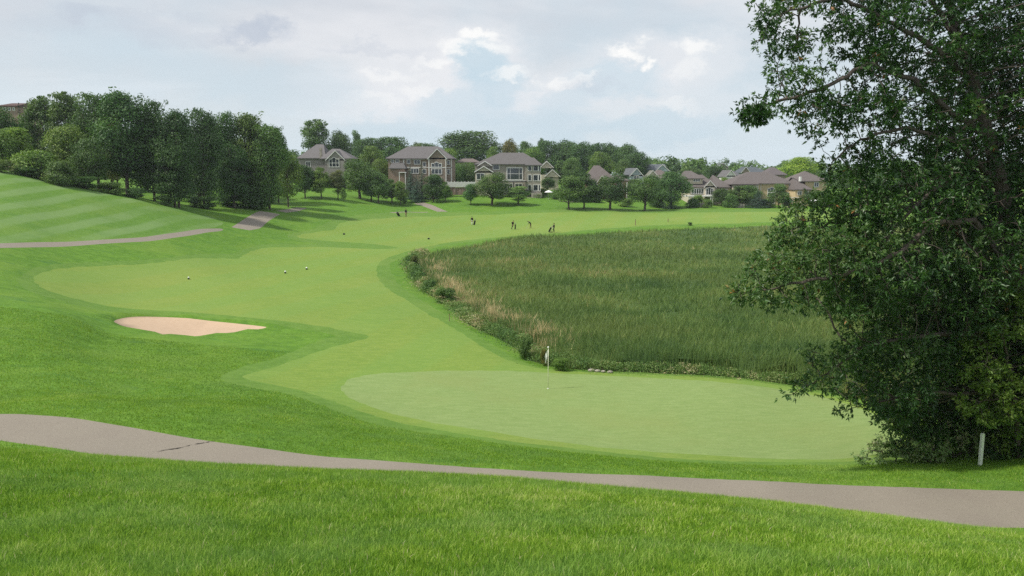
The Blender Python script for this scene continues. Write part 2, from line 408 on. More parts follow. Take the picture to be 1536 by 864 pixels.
def mk_far():
    t = NT('far_ground'); p = t.pos(); n = t.noise(p, .02, 4)
    t.principled(t.mix(n, c3(.04,.09,.025), c3(.08,.16,.04)), .95, .1); return t.m
names = {-1: ('rough_grass', M['rough']), 0: ('cart_path', M['path']), 1: ('cart_path', M['path']), 2: ('cart_path', M['path']), 3: ('cart_path', M['path']), 4: ('cart_path', M['path']), 5: ('cart_path', M['path']), 6: ('bunker_sand', M['sand']),
         7: ('putting_green', M['green']), 8: ('marsh_ground', M['mud']), 9: ('fairway', M['fairway']), 10: ('mown_hillside', M['hill']), 11: ('semi_rough', M['cut'])}
for li, (nm, mt) in names.items():
    f = F2[lab == li]
    if not len(f): continue
    used, inv = np.unique(f, return_inverse=True); me = np_mesh(nm, V3[used], inv.reshape(-1, 3), mt, True)
    # normals of the height field itself, so neighbouring sheets shade as one surface
    q = V3[used]; e = np.maximum(.15, .004 * (q[:, 1] + 8))
    hx = (H(q[:, :2] + np.column_stack([e, e*0])) - H(q[:, :2] - np.column_stack([e, e*0]))) / (2*e)
    hy = (H(q[:, :2] + np.column_stack([e*0, e])) - H(q[:, :2] - np.column_stack([e*0, e]))) / (2*e)
    nr = np.column_stack([-hx, -hy, np.ones(len(q))]); nr /= np.linalg.norm(nr, axis=1)[:, None]
    me.normals_split_custom_set_from_vertices([tuple(x) for x in nr])
    tag(link(nm, me), kind='structure')
# ------------------------------------------------------------------ grass blades and reeds (mesh strips)
def blade_mat(name, cols, transl=.35, rough=.55, patch=.25, patch_col=None, spec=.25):
    """cols: ramp over the per-blade attribute 'tint'"""
    t = NT(name); a = t.attr('tint')
    r = t.n('ValToRGB'); r.color_ramp.elements.remove(r.color_ramp.elements[1])
    for i, (pos, c) in enumerate(cols):
        e = r.color_ramp.elements[0] if i == 0 else r.color_ramp.elements.new(pos)
        e.position = pos; e.color = c
    t.l(a, r.inputs[0]); c = r.outputs[0]
    if patch_col:
        c = t.mix(t.smooth(t.noise(t.pos(), patch, 4, .6), .42, .68, 0, .4), c, patch_col)
    b = t.n('BsdfPrincipled'); t.l(c, b.inputs['Base Color']); b.inputs['Roughness'].default_value = rough
    b.inputs['Specular IOR Level'].default_value = spec
    tr = t.n('BsdfTranslucent'); t.l(c, tr.inputs[0])
    mx = t.n('MixShader'); mx.inputs[0].default_value = transl
    t.l(b.outputs[0], mx.inputs[1]); t.l(tr.outputs[0], mx.inputs[2]); t.l(mx.outputs[0], t.out.inputs[0]); return t.m

def blades(xy, z, h, w, lean, tint, bend=True):
    n = len(xy); ang = rng.uniform(0, 2*np.pi, n); la = rng.uniform(0, 2*np.pi, n)
    sx, sy = np.cos(ang) * w/2, np.sin(ang) * w/2
    lx, ly = np.cos(la) * lean * h, np.sin(la) * lean * h
    base = np.column_stack([xy, z])
    L = base + np.column_stack([-sx, -sy, -.01*np.ones(n)]); Rr = base + np.column_stack([sx, sy, -.01*np.ones(n)])
    tip = base + np.column_stack([lx, ly, h])
    if bend:
        mid = base + np.column_stack([lx*.3, ly*.3, h*.6])
        ml = mid - np.column_stack([sx, sy, 0*sx]) * .75; mr = mid + np.column_stack([sx, sy, 0*sx]) * .75
        v = np.stack([L, Rr, mr, ml, tip], 1).reshape(-1, 3); k = np.arange(n)[:, None] * 5
        f = np.concatenate([k + [0,1,2], k + [0,2,3], k + [3,2,4]]); tt = np.repeat(tint, 5)
    else:
        v = np.stack([L, Rr, tip], 1).reshape(-1, 3); f = np.arange(n)[:, None]*3 + [0,1,2]; tt = np.repeat(tint, 3)
    return v, f, tt
def merge(parts):
    V, F, T = [], [], []; o = 0
    for v, f, t_ in parts: V.append(v); F.append(f + o); T.append(t_); o += len(v)
    return np.vstack(V), np.vstack(F), np.concatenate(T)
class HG:
    """bilinear copy of the ground height over a box, for fast look-up"""
    def __init__(s, x0, x1, y0, y1, st):
        s.x0, s.y0, s.st = x0, y0, st; s.nx = int((x1-x0)/st)+2; s.ny = int((y1-y0)/st)+2
        gx, gy_ = np.meshgrid(x0 + np.arange(s.nx)*st, y0 + np.arange(s.ny)*st); s.h = H(np.column_stack([gx.ravel(), gy_.ravel()])).reshape(s.ny, s.nx)
    def __call__(s, xy):
        fx = np.clip((xy[:,0]-s.x0)/s.st, 0, s.nx-1.001); fy = np.clip((xy[:,1]-s.y0)/s.st, 0, s.ny-1.001)
        i, j = fx.astype(int), fy.astype(int); a, b = fx-i, fy-j
        return (s.h[j,i]*(1-a)+s.h[j,i+1]*a)*(1-b) + (s.h[j+1,i]*(1-a)+s.h[j+1,i+1]*a)*b
def vnoise(xy, s, seed=0):
    """cheap smooth noise 0..1"""
    x, y = xy[:,0]/s + seed*7.3, xy[:,1]/s - seed*3.1; o = np.zeros(len(xy)); a = .5; tot = 0
    for k in range(4):
        xi, yi = np.floor(x).astype(np.int64), np.floor(y).astype(np.int64); fx, fy = x-xi, y-yi; fx = fx*fx*(3-2*fx); fy = fy*fy*(3-2*fy)
        def hsh(i, j):
            n = (i*374761393 + j*668265263 + (seed+k)*974711) & 0x7fffffff; n = ((n ^ (n >> 13)) * 1274126177) & 0x7fffffff
            return (n % 10007) / 10007.0
        v = (hsh(xi,yi)*(1-fx)+hsh(xi+1,yi)*fx)*(1-fy) + (hsh(xi,yi+1)*(1-fx)+hsh(xi+1,yi+1)*fx)*fy
        o += a*v; tot += a; a *= .5; x, y = x*2.03+1.7, y*2.03+9.2
    return o/tot
HN = HG(-48, 52, -5, 52, .25)
NOGRASS = [REG[k] for k in ('cart_path','bunker_sand','putting_green','fairway','marsh','first_cut')]
def scatter(y0, y1, dens_, amax=.82, band=None):
    A = amax * ((y1+3)**2 - (y0+3)**2); n = int(A * dens_)
    y = np.sqrt(rng.uniform((y0+3)**2, (y1+3)**2, n)) - 3; x = rng.uniform(-amax, amax, n) * (y + 3)
    xy = np.column_stack([x, y]); bad = np.zeros(n, bool)
    for q in NOGRASS:
        bad |= in_poly(xy, q)
    return xy[~bad]
parts = []
for (y0, y1, d, hh, ww, bend) in ((2.5, 6.5, 4200, .055, .0055, True), (6.5, 10, 2900, .055, .0075, True), (10, 15, 1700, .06, .010, False), (15, 24.5, 520, .06, .013, False)):
    xy = scatter(y0, y1, d); n = len(xy)
    nz = vnoise(xy, 1.3, 1); nz2 = vnoise(xy, .28, 5); nz3 = vnoise(xy, 4.0, 9)
    h = hh * rng.uniform(.55, 1.35, n) * (.65 + .7*nz2)
    tint = np.clip(.5 + (nz-.5)*.45 + (nz2-.5)*.7 + (nz3-.5)*.4 + rng.normal(0, .24, n), 0, 1)
    dead = rng.random(n) < .012; tint = np.where(dead, .995, tint * .95)
    parts.append(blades(xy, HN(xy), h, ww * rng.uniform(.7, 1.3, n), rng.uniform(.1, .9, n), tint, bend))
# seed stalks along the kerbless path edge
q = PATH[len(PATH)//2:]; q = q[(q[:,0] > -20) & (q[:,0] < 20)]; k = rng.integers(0, len(q)-1, 260); tt_ = rng.random(260)[:, None]
xy = q[k]*(1-tt_) + q[k+1]*tt_; xy[:, 1] -= rng.uniform(.3, 3.5, 260)
parts.append(blades(xy, HN(xy), rng.uniform(.14, .32, 260), np.full(260, .011), rng.uniform(.05, .35, 260), rng.uniform(.3, 1, 260), True))
v, f, t_ = merge(parts)
M['blade'] = blade_mat('lawn_blade', [(0, c3(.09,.19,.016)), (.35, c3(.18,.33,.026)), (.7, c3(.30,.46,.045)), (.93, c3(.48,.58,.14)), (1, c3(.62,.54,.32))], .42, .5, .6, c3(.23,.38,.12))
me = np_mesh('lawn_grass', v, f, M['blade'], False, {'tint': t_}); tag(link('lawn_grass', me), 'long blades of bright green lawn grass in the foreground', 'grass', kind='stuff')
parts = []
for (y0, y1, d, hh, ww) in ((24.5, 32, 520, .075, .018), (32, 48, 190, .085, .030)):
    xy = scatter(y0, y1, d, .80); n = len(xy); nz = vnoise(xy, 2.2, 3); nz2 = vnoise(xy*[1, 2.0], .7, 4)
    kp = rng.random(n) < .7 + .6*nz2; xy, nz, nz2 = xy[kp], nz[kp], nz2[kp]; n = len(xy)
    h = hh * rng.uniform(.5, 1.2, n) * (.6 + .6*nz2)
    tint = np.clip(.45 + (nz-.5)*.6 + (nz2-.5)*.5 + rng.normal(0, .18, n), 0, .93)
    parts.append(blades(xy, HN(xy), h, ww*rng.uniform(.7,1.3,n), rng.uniform(.2, 1.0, n), tint, False))
v, f, t_ = merge(parts)
me = np_mesh('rough_tufts', v, f, M['blade'], False, {'tint': t_}); tag(link('rough_tufts', me), 'uneven tufts of rough grass beyond the near cart path', 'grass', kind='stuff')

# reed bed
def reeds():
    ys = []; amax = .78
    n = 260000; lo, hi = 34.0, 150.0
    y = lo * (hi/lo) ** rng.random(n); x = rng.uniform(-.16, amax, n) * y
    xy = np.column_stack([x, y]); xy = xy[in_poly(xy, MARSH)]; n = len(xy)
    d = dist_poly(xy, MARSH)
    z = HR(xy); nA = vnoise(xy, 9, 21); nB = vnoise(xy*[1,1.6], 2.2, 22); nC = vnoise(xy*[.6,1], 22, 24)
    nh = vnoise(xy, 5, 23)
    full = 1.05 + .55*nh
    ramp = np.clip(d/1.6, .45, 1)
    h = full*ramp*rng.uniform(.78, 1.12, n)
    start = np.where(d < 2.2, 0, .55) * h
    w_ = .045 * (xy[:,1]/45) * rng.uniform(.6, 1.4, n)
    shore = cast([(613,402),(622,425),(650,447),(690,478),(745,507),(770,522)])[:, :2]
    ds = dist_poly(xy, shore, False)
    tint = .36 + (nA-.5)*.6 + (nB-.5)*.5 + rng.normal(0, .12, n)
    tint += .22*np.clip((nC-.50)*5, 0, 1)*(rng.random(n) < .6)
    band = np.exp(-((ds-2.6)/1.5)**2); on = rng.random(n) < band*(.12 + 1.2*np.clip((nB-.45)*4, 0, 1)); tint = np.where(on, rng.uniform(.78, .98, n), tint)
    tint = np.where(ds < 1.2, rng.uniform(.12, .6, n), tint)
    tint = np.clip(tint, 0, 1)
    v, f, t_ = blades(xy, z, h, w_, rng.uniform(.05, .45, n), tint, False)
    v = v.reshape(-1, 3, 3); v[:, 0, 2] += start; v[:, 1, 2] += start
    v = v.reshape(-1, 3)
    # dark thatch that closes the bed below the tips
    gx = np.arange(-14, 135, 1.6); gyv = np.arange(36, 152, 1.6); gg = np.array([(a, b) for b in gyv for a in gx])
    ins = in_poly(gg, MARSH); dg = dist_poly(gg, MARSH); ok = ins & (dg > .7)
    zz = HR(gg) + np.clip((dg-.7)/2.0, 0, 1)*(.62 + .4*vnoise(gg, 5, 23)) + rng.normal(0, .05, len(gg))
    nx = len(gx); fs_ = []
    okg = ok.reshape(len(gyv), nx)
    for j in range(len(gyv)-1):
        for i in range(nx-1):
            if okg[j,i] and okg[j,i+1] and okg[j+1,i] and okg[j+1,i+1]:
                a = j*nx+i; fs_ += [(a, a+1, a+nx+1), (a, a+nx+1, a+nx)]
    V = np.vstack([v, np.column_stack([gg, zz])]); F = np.vstack([f, np.array(fs_) + len(v)])
    tg = np.clip(.25 + (vnoise(gg, 9, 21)-.5)*.7, 0, .5)
    return V, F, np.concatenate([t_, tg])
HR = HG(-20, 140, 34, 156, 1.0)
v, f, t_ = reeds()
M['reed'] = blade_mat('cattail_leaf', [(0, c3(.070,.140,.040)), (.3, c3(.13,.215,.054)), (.55, c3(.21,.29,.075)), (.75, c3(.34,.32,.12)), (.88, c3(.60,.47,.25)), (1, c3(.80,.66,.40))], .42, .6, .05, c3(.19,.225,.06))
me = np_mesh('reed_bed', v, f, M['reed'], False, {'tint': t_}); tag(link('reed_bed', me), 'wide marsh of dark green cattail reeds with tan plumes', 'reeds', kind='stuff')

def leaf_quads(c, nrm, size, tint, r_, aspect=.62, fold=.25):
    """c centres, nrm facing normals: folded rhombic leaves, 4 verts / 2 tris"""
    n = len(c); nrm = nrm / (np.linalg.norm(nrm, axis=1)[:, None] + 1e-9)
    t1 = r_.normal(size=(n, 3)); t1 -= (t1*nrm).sum(1)[:, None]*nrm; t1 /= np.linalg.norm(t1, axis=1)[:, None] + 1e-9
    t2 = np.cross(nrm, t1); s = size[:, None]
    a = c - t1*s*.5; b = c + t1*s*.5; l = c + t2*s*aspect*.5 + nrm*s*fold*.5; q = c - t2*s*aspect*.5 + nrm*s*fold*.5
    v = np.stack([a, q, b, l], 1).reshape(-1, 3); k = np.arange(n)[:, None]*4
    return v, np.concatenate([k + [0,1,2], k + [0,2,3]]), np.repeat(tint, 4)

# leafy weeds in an unbroken band along the shore
def shore_weeds():
    sh = cast(catmull(np.array([(628,380),(616,390),(611,400),(618,414),(628,430),(645,443),(672,456),(690,479),(715,494),(745,508),(775,525),(795,541),(830,551),(890,557.5),(950,560),(1010,562),(1060,565),(1130,571),(1190,579),(1260,592)], float), False, 3))[:, :2]
    n = 85000; k = rng.integers(0, len(sh)-1, n); t_ = rng.random(n); p = sh[k] + (sh[k+1]-sh[k])*t_[:, None]; L = np.linalg.norm(sh[k+1]-sh[k], axis=1)
    kp = rng.random(n) < L/L.max(); p, k = p[kp], k[kp]; n = len(p); d = (sh[k+1]-sh[k]); d /= np.linalg.norm(d, axis=1)[:, None]; nrm = np.column_stack([-d[:,1], d[:,0]])
    off = rng.normal(.55, .55, n); p = p + nrm*off[:, None]*-1.0*np.where(in_poly(p - nrm*.8, MARSH), 1, -1)[:, None]
    nz = vnoise(p, 1.6, 61); nz2 = vnoise(p, .5, 62); nz3 = vnoise(p, 5, 63); u_ = 768 + FPX*p[:,0]/p[:,1]
    hmax = (.25 + 1.25*np.clip(nz-.2, 0, 1)) * np.clip(1.15 - np.abs(off-.7)*.45, .15, 1) * np.interp(u_, [600, 850, 950, 1300], [1.25, 1.1, .85, .75]); z = HR(p) + hmax*rng.random(n)**.6
    tint = np.clip(.50 + (nz3-.5)*1.3 + (nz2-.5)*.8 + rng.normal(0, .12, n), 0, 1)
    s = .13*(p[:,1]/60)*rng.uniform(.6, 1.5, n)
    return leaf_quads(np.column_stack([p, z]), rng.normal(size=(n,3))*.7 + [0,-.2,.7], s, tint, rng, .35, .2)
# ------------------------------------------------------------------ trees
def leaf_mat(name, ramp, transl=.3, rough=.5, spec=.3, objcol=True):
    t = NT(name); a = t.attr('tint')
    r = t.n('ValToRGB'); r.color_ramp.elements.remove(r.color_ramp.elements[1])
    for i, (pos, c) in enumerate(ramp):
        e = r.color_ramp.elements[0] if i == 0 else r.color_ramp.elements.new(pos); e.position = pos; e.color = c
    t.l(a, r.inputs[0]); c = r.outputs[0]
    if objcol:
        oi = t.n('ObjectInfo'); c = t.mix(1.0, c, oi.outputs['Color'], 'MULTIPLY')
    b = t.n('BsdfPrincipled'); t.l(c, b.inputs['Base Color']); b.inputs['Roughness'].default_value = rough; b.inputs['Specular IOR Level'].default_value = spec
    tr = t.n('BsdfTranslucent'); t.l(t.mix(1.0, c, c3(1.1, 1.2, .55), 'MULTIPLY'), tr.inputs[0]); mx = t.n('MixShader'); mx.inputs[0].default_value = transl
    t.l(b.outputs[0], mx.inputs[1]); t.l(tr.outputs[0], mx.inputs[2]); t.l(mx.outputs[0], t.out.inputs[0]); return t.m
M['leaf'] = leaf_mat('broad_leaf', [(0, c3(.050,.105,.030)), (.5, c3(.105,.19,.050)), (1, c3(.185,.28,.075))])
M['needle'] = leaf_mat('spruce_needle', [(0, c3(.026,.058,.034)), (1, c3(.075,.125,.065))], .1)
def mk_bark():
    t = NT('bark'); p = t.obj(); n = t.noise(t.mapping(p, (6, 6, 1.2)), 2.2, 5, .65)
    t.principled(t.mix(n, c3(.045,.036,.028), c3(.17,.14,.11)), .95, .1, bump=n, bstr=.8, bdist=.03); return t.m
M['bark'] = mk_bark()

def crown_clumps(r_, Hh, Wd, zb, prof, K, rc):
    """clump centres spread through an uneven crown; prof maps 0..1 height -> relative radius"""
    cs = []
    asym = r_.uniform(.82, 1.15, 8)
    while len(cs) < K:
        f = r_.random() ** .85; th = r_.uniform(0, 2*np.pi)
        rr = prof(f) * Wd/2 * np.interp(th, np.linspace(0, 2*np.pi, 9), np.append(asym, asym[0]))
        rad = rr * r_.uniform(.25, 1.0) ** .5 * .88
        z = zb + f*(Hh - zb)
        cs.append((rad*math.cos(th), rad*math.sin(th), z, rc*r_.uniform(.65, 1.35)*(.7 + .5*prof(f))))
    return np.array(cs)
def make_broad(name, seed, Hh=10., Wd=8., zb=2.0, prof=None, K=46, rc=1.25, n=11000, ls=.30, loose=.35, top_spikes=0, trunk_r=.22, tw=.0):
    r_ = np.random.default_rng(seed)
    prof = prof or (lambda f: math.sqrt(max(0.02, 1 - (2*f - .78)**2/1.5)))
    cs = crown_clumps(r_, Hh - rc*.7, Wd - rc*1.2, zb + rc*.6, prof, K, rc)
    for _ in range(top_spikes):
        th = r_.uniform(0, 6.28); rad = r_.uniform(0, Wd*.33); cs = np.vstack([cs, (rad*math.cos(th), rad*math.sin(th), Hh - r_.uniform(.2, 1.2), rc*.38)])
    wts = cs[:, 3]**2; idx = r_.choice(len(cs), n, p=wts/wts.sum()); ctint = r_.uniform(.15, .75, len(cs))
    d = r_.normal(size=(n, 3)); d /= np.linalg.norm(d, axis=1)[:, None]
    rad = cs[idx, 3] * (1 - loose*r_.random(n)**1.0 + .18*np.abs(r_.normal(size=n)))
    p = cs[idx, :3] + d * rad[:, None] * [1, 1, .72]
    nr = d + r_.normal(size=(n, 3))*.55 + [0, 0, .35]
    tint = np.clip(ctint[idx] + r_.normal(0, .16, n), 0, 1)
    v, f, t_ = leaf_quads(p, nr, ls*r_.uniform(.6, 1.35, n), tint, r_)
    cm = np_mesh(name + '_crown', v, f, M['leaf'], False, {'tint': t_})
    mb = MB(); tz = zb + (Hh-zb)*.55; pts = [(0,0,-.6)] + [(r_.normal(0,.06)*k, r_.normal(0,.06)*k, tz*k/5) for k in range(6)]
    mb.tube(pts, [trunk_r*1.35, trunk_r*1.15, trunk_r, trunk_r*.88, trunk_r*.75, trunk_r*.6, trunk_r*.35], 8)
    for i in r_.choice(len(cs), min(len(cs), 20), replace=False):
        c = cs[i]; z0 = min(tz, max(zb*.8, c[2]*r_.uniform(.35, .75))); k = z0/tz
        m_ = (c[0]*.5, c[1]*.5, z0 + (c[2]-z0)*.35)
        mb.tube([(0,0,z0), m_, tuple(c[:3])], [trunk_r*.45*(1.2-k*.6), trunk_r*.28, trunk_r*.08], 5)
    tm = mb.mesh(name + '_trunk', M['bark'], True)
    return dict(crown=cm, trunk=tm, H=Hh, W=Wd)
def make_spruce(name, seed, Hh=10., Wd=5.5):
    r_ = np.random.default_rng(seed); C, Nn, S, T = [], [], [], []
    nl = 26
    for L in range(nl):
        f = L/(nl-1); z = .5 + f*(Hh-.7); rad = Wd/2*(1-f)**.9*r_.uniform(.88, 1.1) + .08
        nb = max(5, int(15*(1-f)+4)); ph = r_.uniform(0, 6.28)
        for b in range(nb):
            th = ph + 6.283*b/nb + r_.normal(0, .12); rl = rad*r_.uniform(.75, 1.1); m = max(4, int(26*rl/Wd*2))
            for _ in range(m):
                s = r_.random()**.7; w_ = r_.normal(0, .16*rl*(1-s*.6)); dx, dy = math.cos(th), math.sin(th)
                C.append((dx*rl*s - dy*w_, dy*rl*s + dx*w_, z - rl*s*.32 + .22*s*s*rl + r_.normal(0, .05)))
                Nn.append((dx*.5 + r_.normal(0,.4), dy*.5 + r_.normal(0,.4), .8)); S.append(.30*r_.uniform(.7,1.3)); T.append(.3 + .5*s + r_.normal(0,.15))
    v, f, t_ = leaf_quads(np.array(C), np.array(Nn), np.array(S), np.clip(T, 0, 1), r_, .45, .1)
    cm = np_mesh(name + '_crown', v, f, M['needle'], False, {'tint': t_})
    mb = MB(); mb.tube([(0,0,-.5), (0,0,Hh*.5), (0,0,Hh*.97)], [.2, .12, .02], 7)
    return dict(crown=cm, trunk=mb.mesh(name + '_trunk', M['bark'], True), H=Hh, W=Wd)
sq = lambda f: math.sqrt(max(0, f))
PR = {
 'round': make_broad('round', 1, zb=1.9, K=44),
 'round2': make_broad('round2', 2, zb=1.7, K=52, rc=1.1, Wd=8.5),
 'dome': make_broad('dome', 3, 9, 11, 1.2, lambda f: sq(1 - (f*.95)**2.2), K=70, rc=1.35, n=15000),
 'tall': make_broad('tall', 4, 14, 8, 2.5, lambda f: .35 + .65*math.sin(math.pi*min(1, f*.9 + .12)), K=75, rc=1.2, n=16000, top_spikes=10, ls=.30),
 'tall2': make_broad('tall2', 5, 14, 9, 2.2, lambda f: .5 + .5*math.sin(math.pi*min(1, f*.85 + .1)), K=80, rc=1.3, n=17000, top_spikes=14),
 'tall3': make_broad('tall3', 14, 14, 8.5, 1.4, lambda f: .75 - .25*f + .2*math.sin(math.pi*f), K=85, rc=1.15, n=17000, top_spikes=12),
 'feather': make_broad('feather', 6, 12, 7, 2.0, lambda f: .45 + .55*math.sin(math.pi*min(1, f*.8 + .15)), K=85, rc=.85, n=12000, top_spikes=18, loose=.7),
 'young': make_broad('young', 7, 8, 5.5, 1.7, lambda f: .25 + .75*math.sin(math.pi*min(1, f*.75 + .22)), K=34, rc=.85, n=9000, ls=.24, trunk_r=.13),
 'young2': make_broad('young2', 8, 8, 6.0, 1.5, lambda f: .2 + .8*math.sin(math.pi*min(1, f*.7 + .28)), K=38, rc=.8, n=9500, ls=.24, loose=.6, trunk_r=.15),
 'slim': make_broad('slim', 9, 8, 3.6, 1.5, lambda f: .35 + .65*math.sin(math.pi*min(1, f*.8 + .15)), K=30, rc=.6, n=7000, ls=.20, trunk_r=.11),
 'vase': make_broad('vase', 10, 8, 7.5, 1.3, lambda f: .45 + .6*math.sin(math.pi*min(1, f*.62 + .22)), K=44, rc=.95, n=11000, ls=.26, trunk_r=.24),
 'bush': make_broad('bush', 11, 3.4, 4.6, .05, lambda f: sq(1 - (f*.9)**2), K=26, rc=.75, n=6000, ls=.20, trunk_r=.07),
 'bush2': make_broad('bush2', 12, 3.0, 4.0, .02, lambda f: sq(1 - (f*.8)**2), K=30, rc=.55, n=6000, ls=.17, loose=.7, trunk_r=.05),
 'hedge': make_broad('hedge', 13, 5, 9, .05, lambda f: 1 - .25*f, K=60, rc=.9, n=11000, ls=.26),
 'spruce': make_spruce('spruce', 21), 'spruce2': make_spruce('spruce2', 22, 10, 6.4),
}
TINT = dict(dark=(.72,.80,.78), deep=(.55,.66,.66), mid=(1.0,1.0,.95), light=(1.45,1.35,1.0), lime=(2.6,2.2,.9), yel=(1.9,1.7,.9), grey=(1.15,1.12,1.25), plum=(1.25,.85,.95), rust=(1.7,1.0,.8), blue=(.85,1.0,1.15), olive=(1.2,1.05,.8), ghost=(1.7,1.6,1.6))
used_root = {}
def plant(kind, u, vtop, base, wpx, tint, label, group, cat='tree', name=None, rz=None, parts=True):
    """base: ('v', pixel row of the foot) or a depth in metres"""
    if isinstance(base, tuple): g = cast([(u, base[1])])[0]; x, y, z = g
    else: y = base; x = float(ray(u, 300)[0]) * y; z = h1(x, y)
    pr = PR[kind]; top = CAMZ + float(ray(u, vtop)[1]) * y; ht = max(.4, top - z); wd = wpx/FPX*y
    nm = name or ({'spruce': 'spruce_tree', 'spruce2': 'spruce_tree', 'bush': 'shrub', 'bush2': 'shrub', 'hedge': 'tall_hedge'}.get(kind, 'leafy_tree'))
    r = empty(nm, (x, y, z), rnd.uniform(0, 6.28) if rz is None else rz)
    tag(r, label, cat, group); s = (wd/pr['W'], wd/pr['W'], ht/pr['H'])
    c = link('crown' if cat == 'tree' else 'foliage', pr['crown'], r); c.color = tuple(k*rnd.uniform(.94, 1.06) for k in TINT[tint]) + (1,); c.scale = s
    tk = link('trunk' if cat == 'tree' else 'stem', pr['trunk'], r); tk.scale = s
    return r
GW, GR, GB = 'trees of the dark wood on the left', 'young trees planted in a row on the lawn', 'trees rising behind the houses'
# the left wood: (kind, u, top, depth, width px, tint, label)
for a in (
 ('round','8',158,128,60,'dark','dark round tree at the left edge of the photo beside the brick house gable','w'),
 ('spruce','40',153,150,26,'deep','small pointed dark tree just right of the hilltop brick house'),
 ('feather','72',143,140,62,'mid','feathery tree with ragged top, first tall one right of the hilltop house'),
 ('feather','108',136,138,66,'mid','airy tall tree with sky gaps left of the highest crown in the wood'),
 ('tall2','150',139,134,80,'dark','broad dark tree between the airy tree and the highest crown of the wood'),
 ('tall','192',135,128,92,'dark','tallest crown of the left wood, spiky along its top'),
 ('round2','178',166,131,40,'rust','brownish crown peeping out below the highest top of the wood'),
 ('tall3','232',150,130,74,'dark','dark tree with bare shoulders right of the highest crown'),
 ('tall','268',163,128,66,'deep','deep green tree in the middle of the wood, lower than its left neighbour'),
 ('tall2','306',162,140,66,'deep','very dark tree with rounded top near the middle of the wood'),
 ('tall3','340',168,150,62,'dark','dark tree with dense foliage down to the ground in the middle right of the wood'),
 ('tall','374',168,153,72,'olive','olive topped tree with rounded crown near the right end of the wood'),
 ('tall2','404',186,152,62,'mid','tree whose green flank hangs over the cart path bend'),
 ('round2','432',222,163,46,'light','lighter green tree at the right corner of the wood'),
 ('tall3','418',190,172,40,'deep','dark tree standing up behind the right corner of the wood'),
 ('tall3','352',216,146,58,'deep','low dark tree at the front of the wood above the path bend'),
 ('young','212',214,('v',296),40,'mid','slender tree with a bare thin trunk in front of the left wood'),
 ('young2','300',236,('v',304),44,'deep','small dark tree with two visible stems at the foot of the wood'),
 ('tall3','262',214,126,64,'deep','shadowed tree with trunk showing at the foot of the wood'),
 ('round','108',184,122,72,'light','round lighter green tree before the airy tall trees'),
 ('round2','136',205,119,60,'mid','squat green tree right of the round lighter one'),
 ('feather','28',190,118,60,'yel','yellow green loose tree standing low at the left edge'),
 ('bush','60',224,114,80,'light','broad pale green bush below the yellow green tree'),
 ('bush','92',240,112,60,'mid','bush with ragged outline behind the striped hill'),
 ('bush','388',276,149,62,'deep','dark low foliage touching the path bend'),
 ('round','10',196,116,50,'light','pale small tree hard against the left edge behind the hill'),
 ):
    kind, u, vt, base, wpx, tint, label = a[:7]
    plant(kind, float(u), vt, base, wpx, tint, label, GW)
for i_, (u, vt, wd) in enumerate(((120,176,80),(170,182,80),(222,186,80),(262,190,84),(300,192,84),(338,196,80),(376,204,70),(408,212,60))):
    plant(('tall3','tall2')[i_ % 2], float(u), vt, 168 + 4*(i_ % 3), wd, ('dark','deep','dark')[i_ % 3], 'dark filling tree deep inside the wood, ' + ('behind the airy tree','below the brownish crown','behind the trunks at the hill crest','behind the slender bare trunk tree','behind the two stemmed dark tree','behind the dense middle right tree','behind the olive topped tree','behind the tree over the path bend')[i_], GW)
# hedge line of low scrub along the crest of the striped hill
hedge_l = ['low dark scrub on the crest of the striped hill at the left edge','low scrub on the hill crest just right of the first scrub','ragged scrub on the hill crest below the pale bush','scrub on the hill crest under the round light tree',
           'scrub on the hill crest under the squat tree','small scrub on the hill crest near the dark trunks','last scrub at the lower end of the hill crest','shadowed scrub between trunks right of the hill crest','dark scrub at the foot of the wood near the path']
for i, (u, vt, Y, wd) in enumerate(((6,238,110,44),(44,248,112,46),(86,256,113,50),(128,264,115,50),(166,272,117,46),(204,281,119,40),(246,292,124,36),(300,294,138,50),(345,292,147,44))):
    plant('bush2', u, vt, Y, wd, ('olive','mid','olive','dark','mid','dark','deep','deep','deep')[i], hedge_l[i], 'scrub along the hill crest', 'shrub')
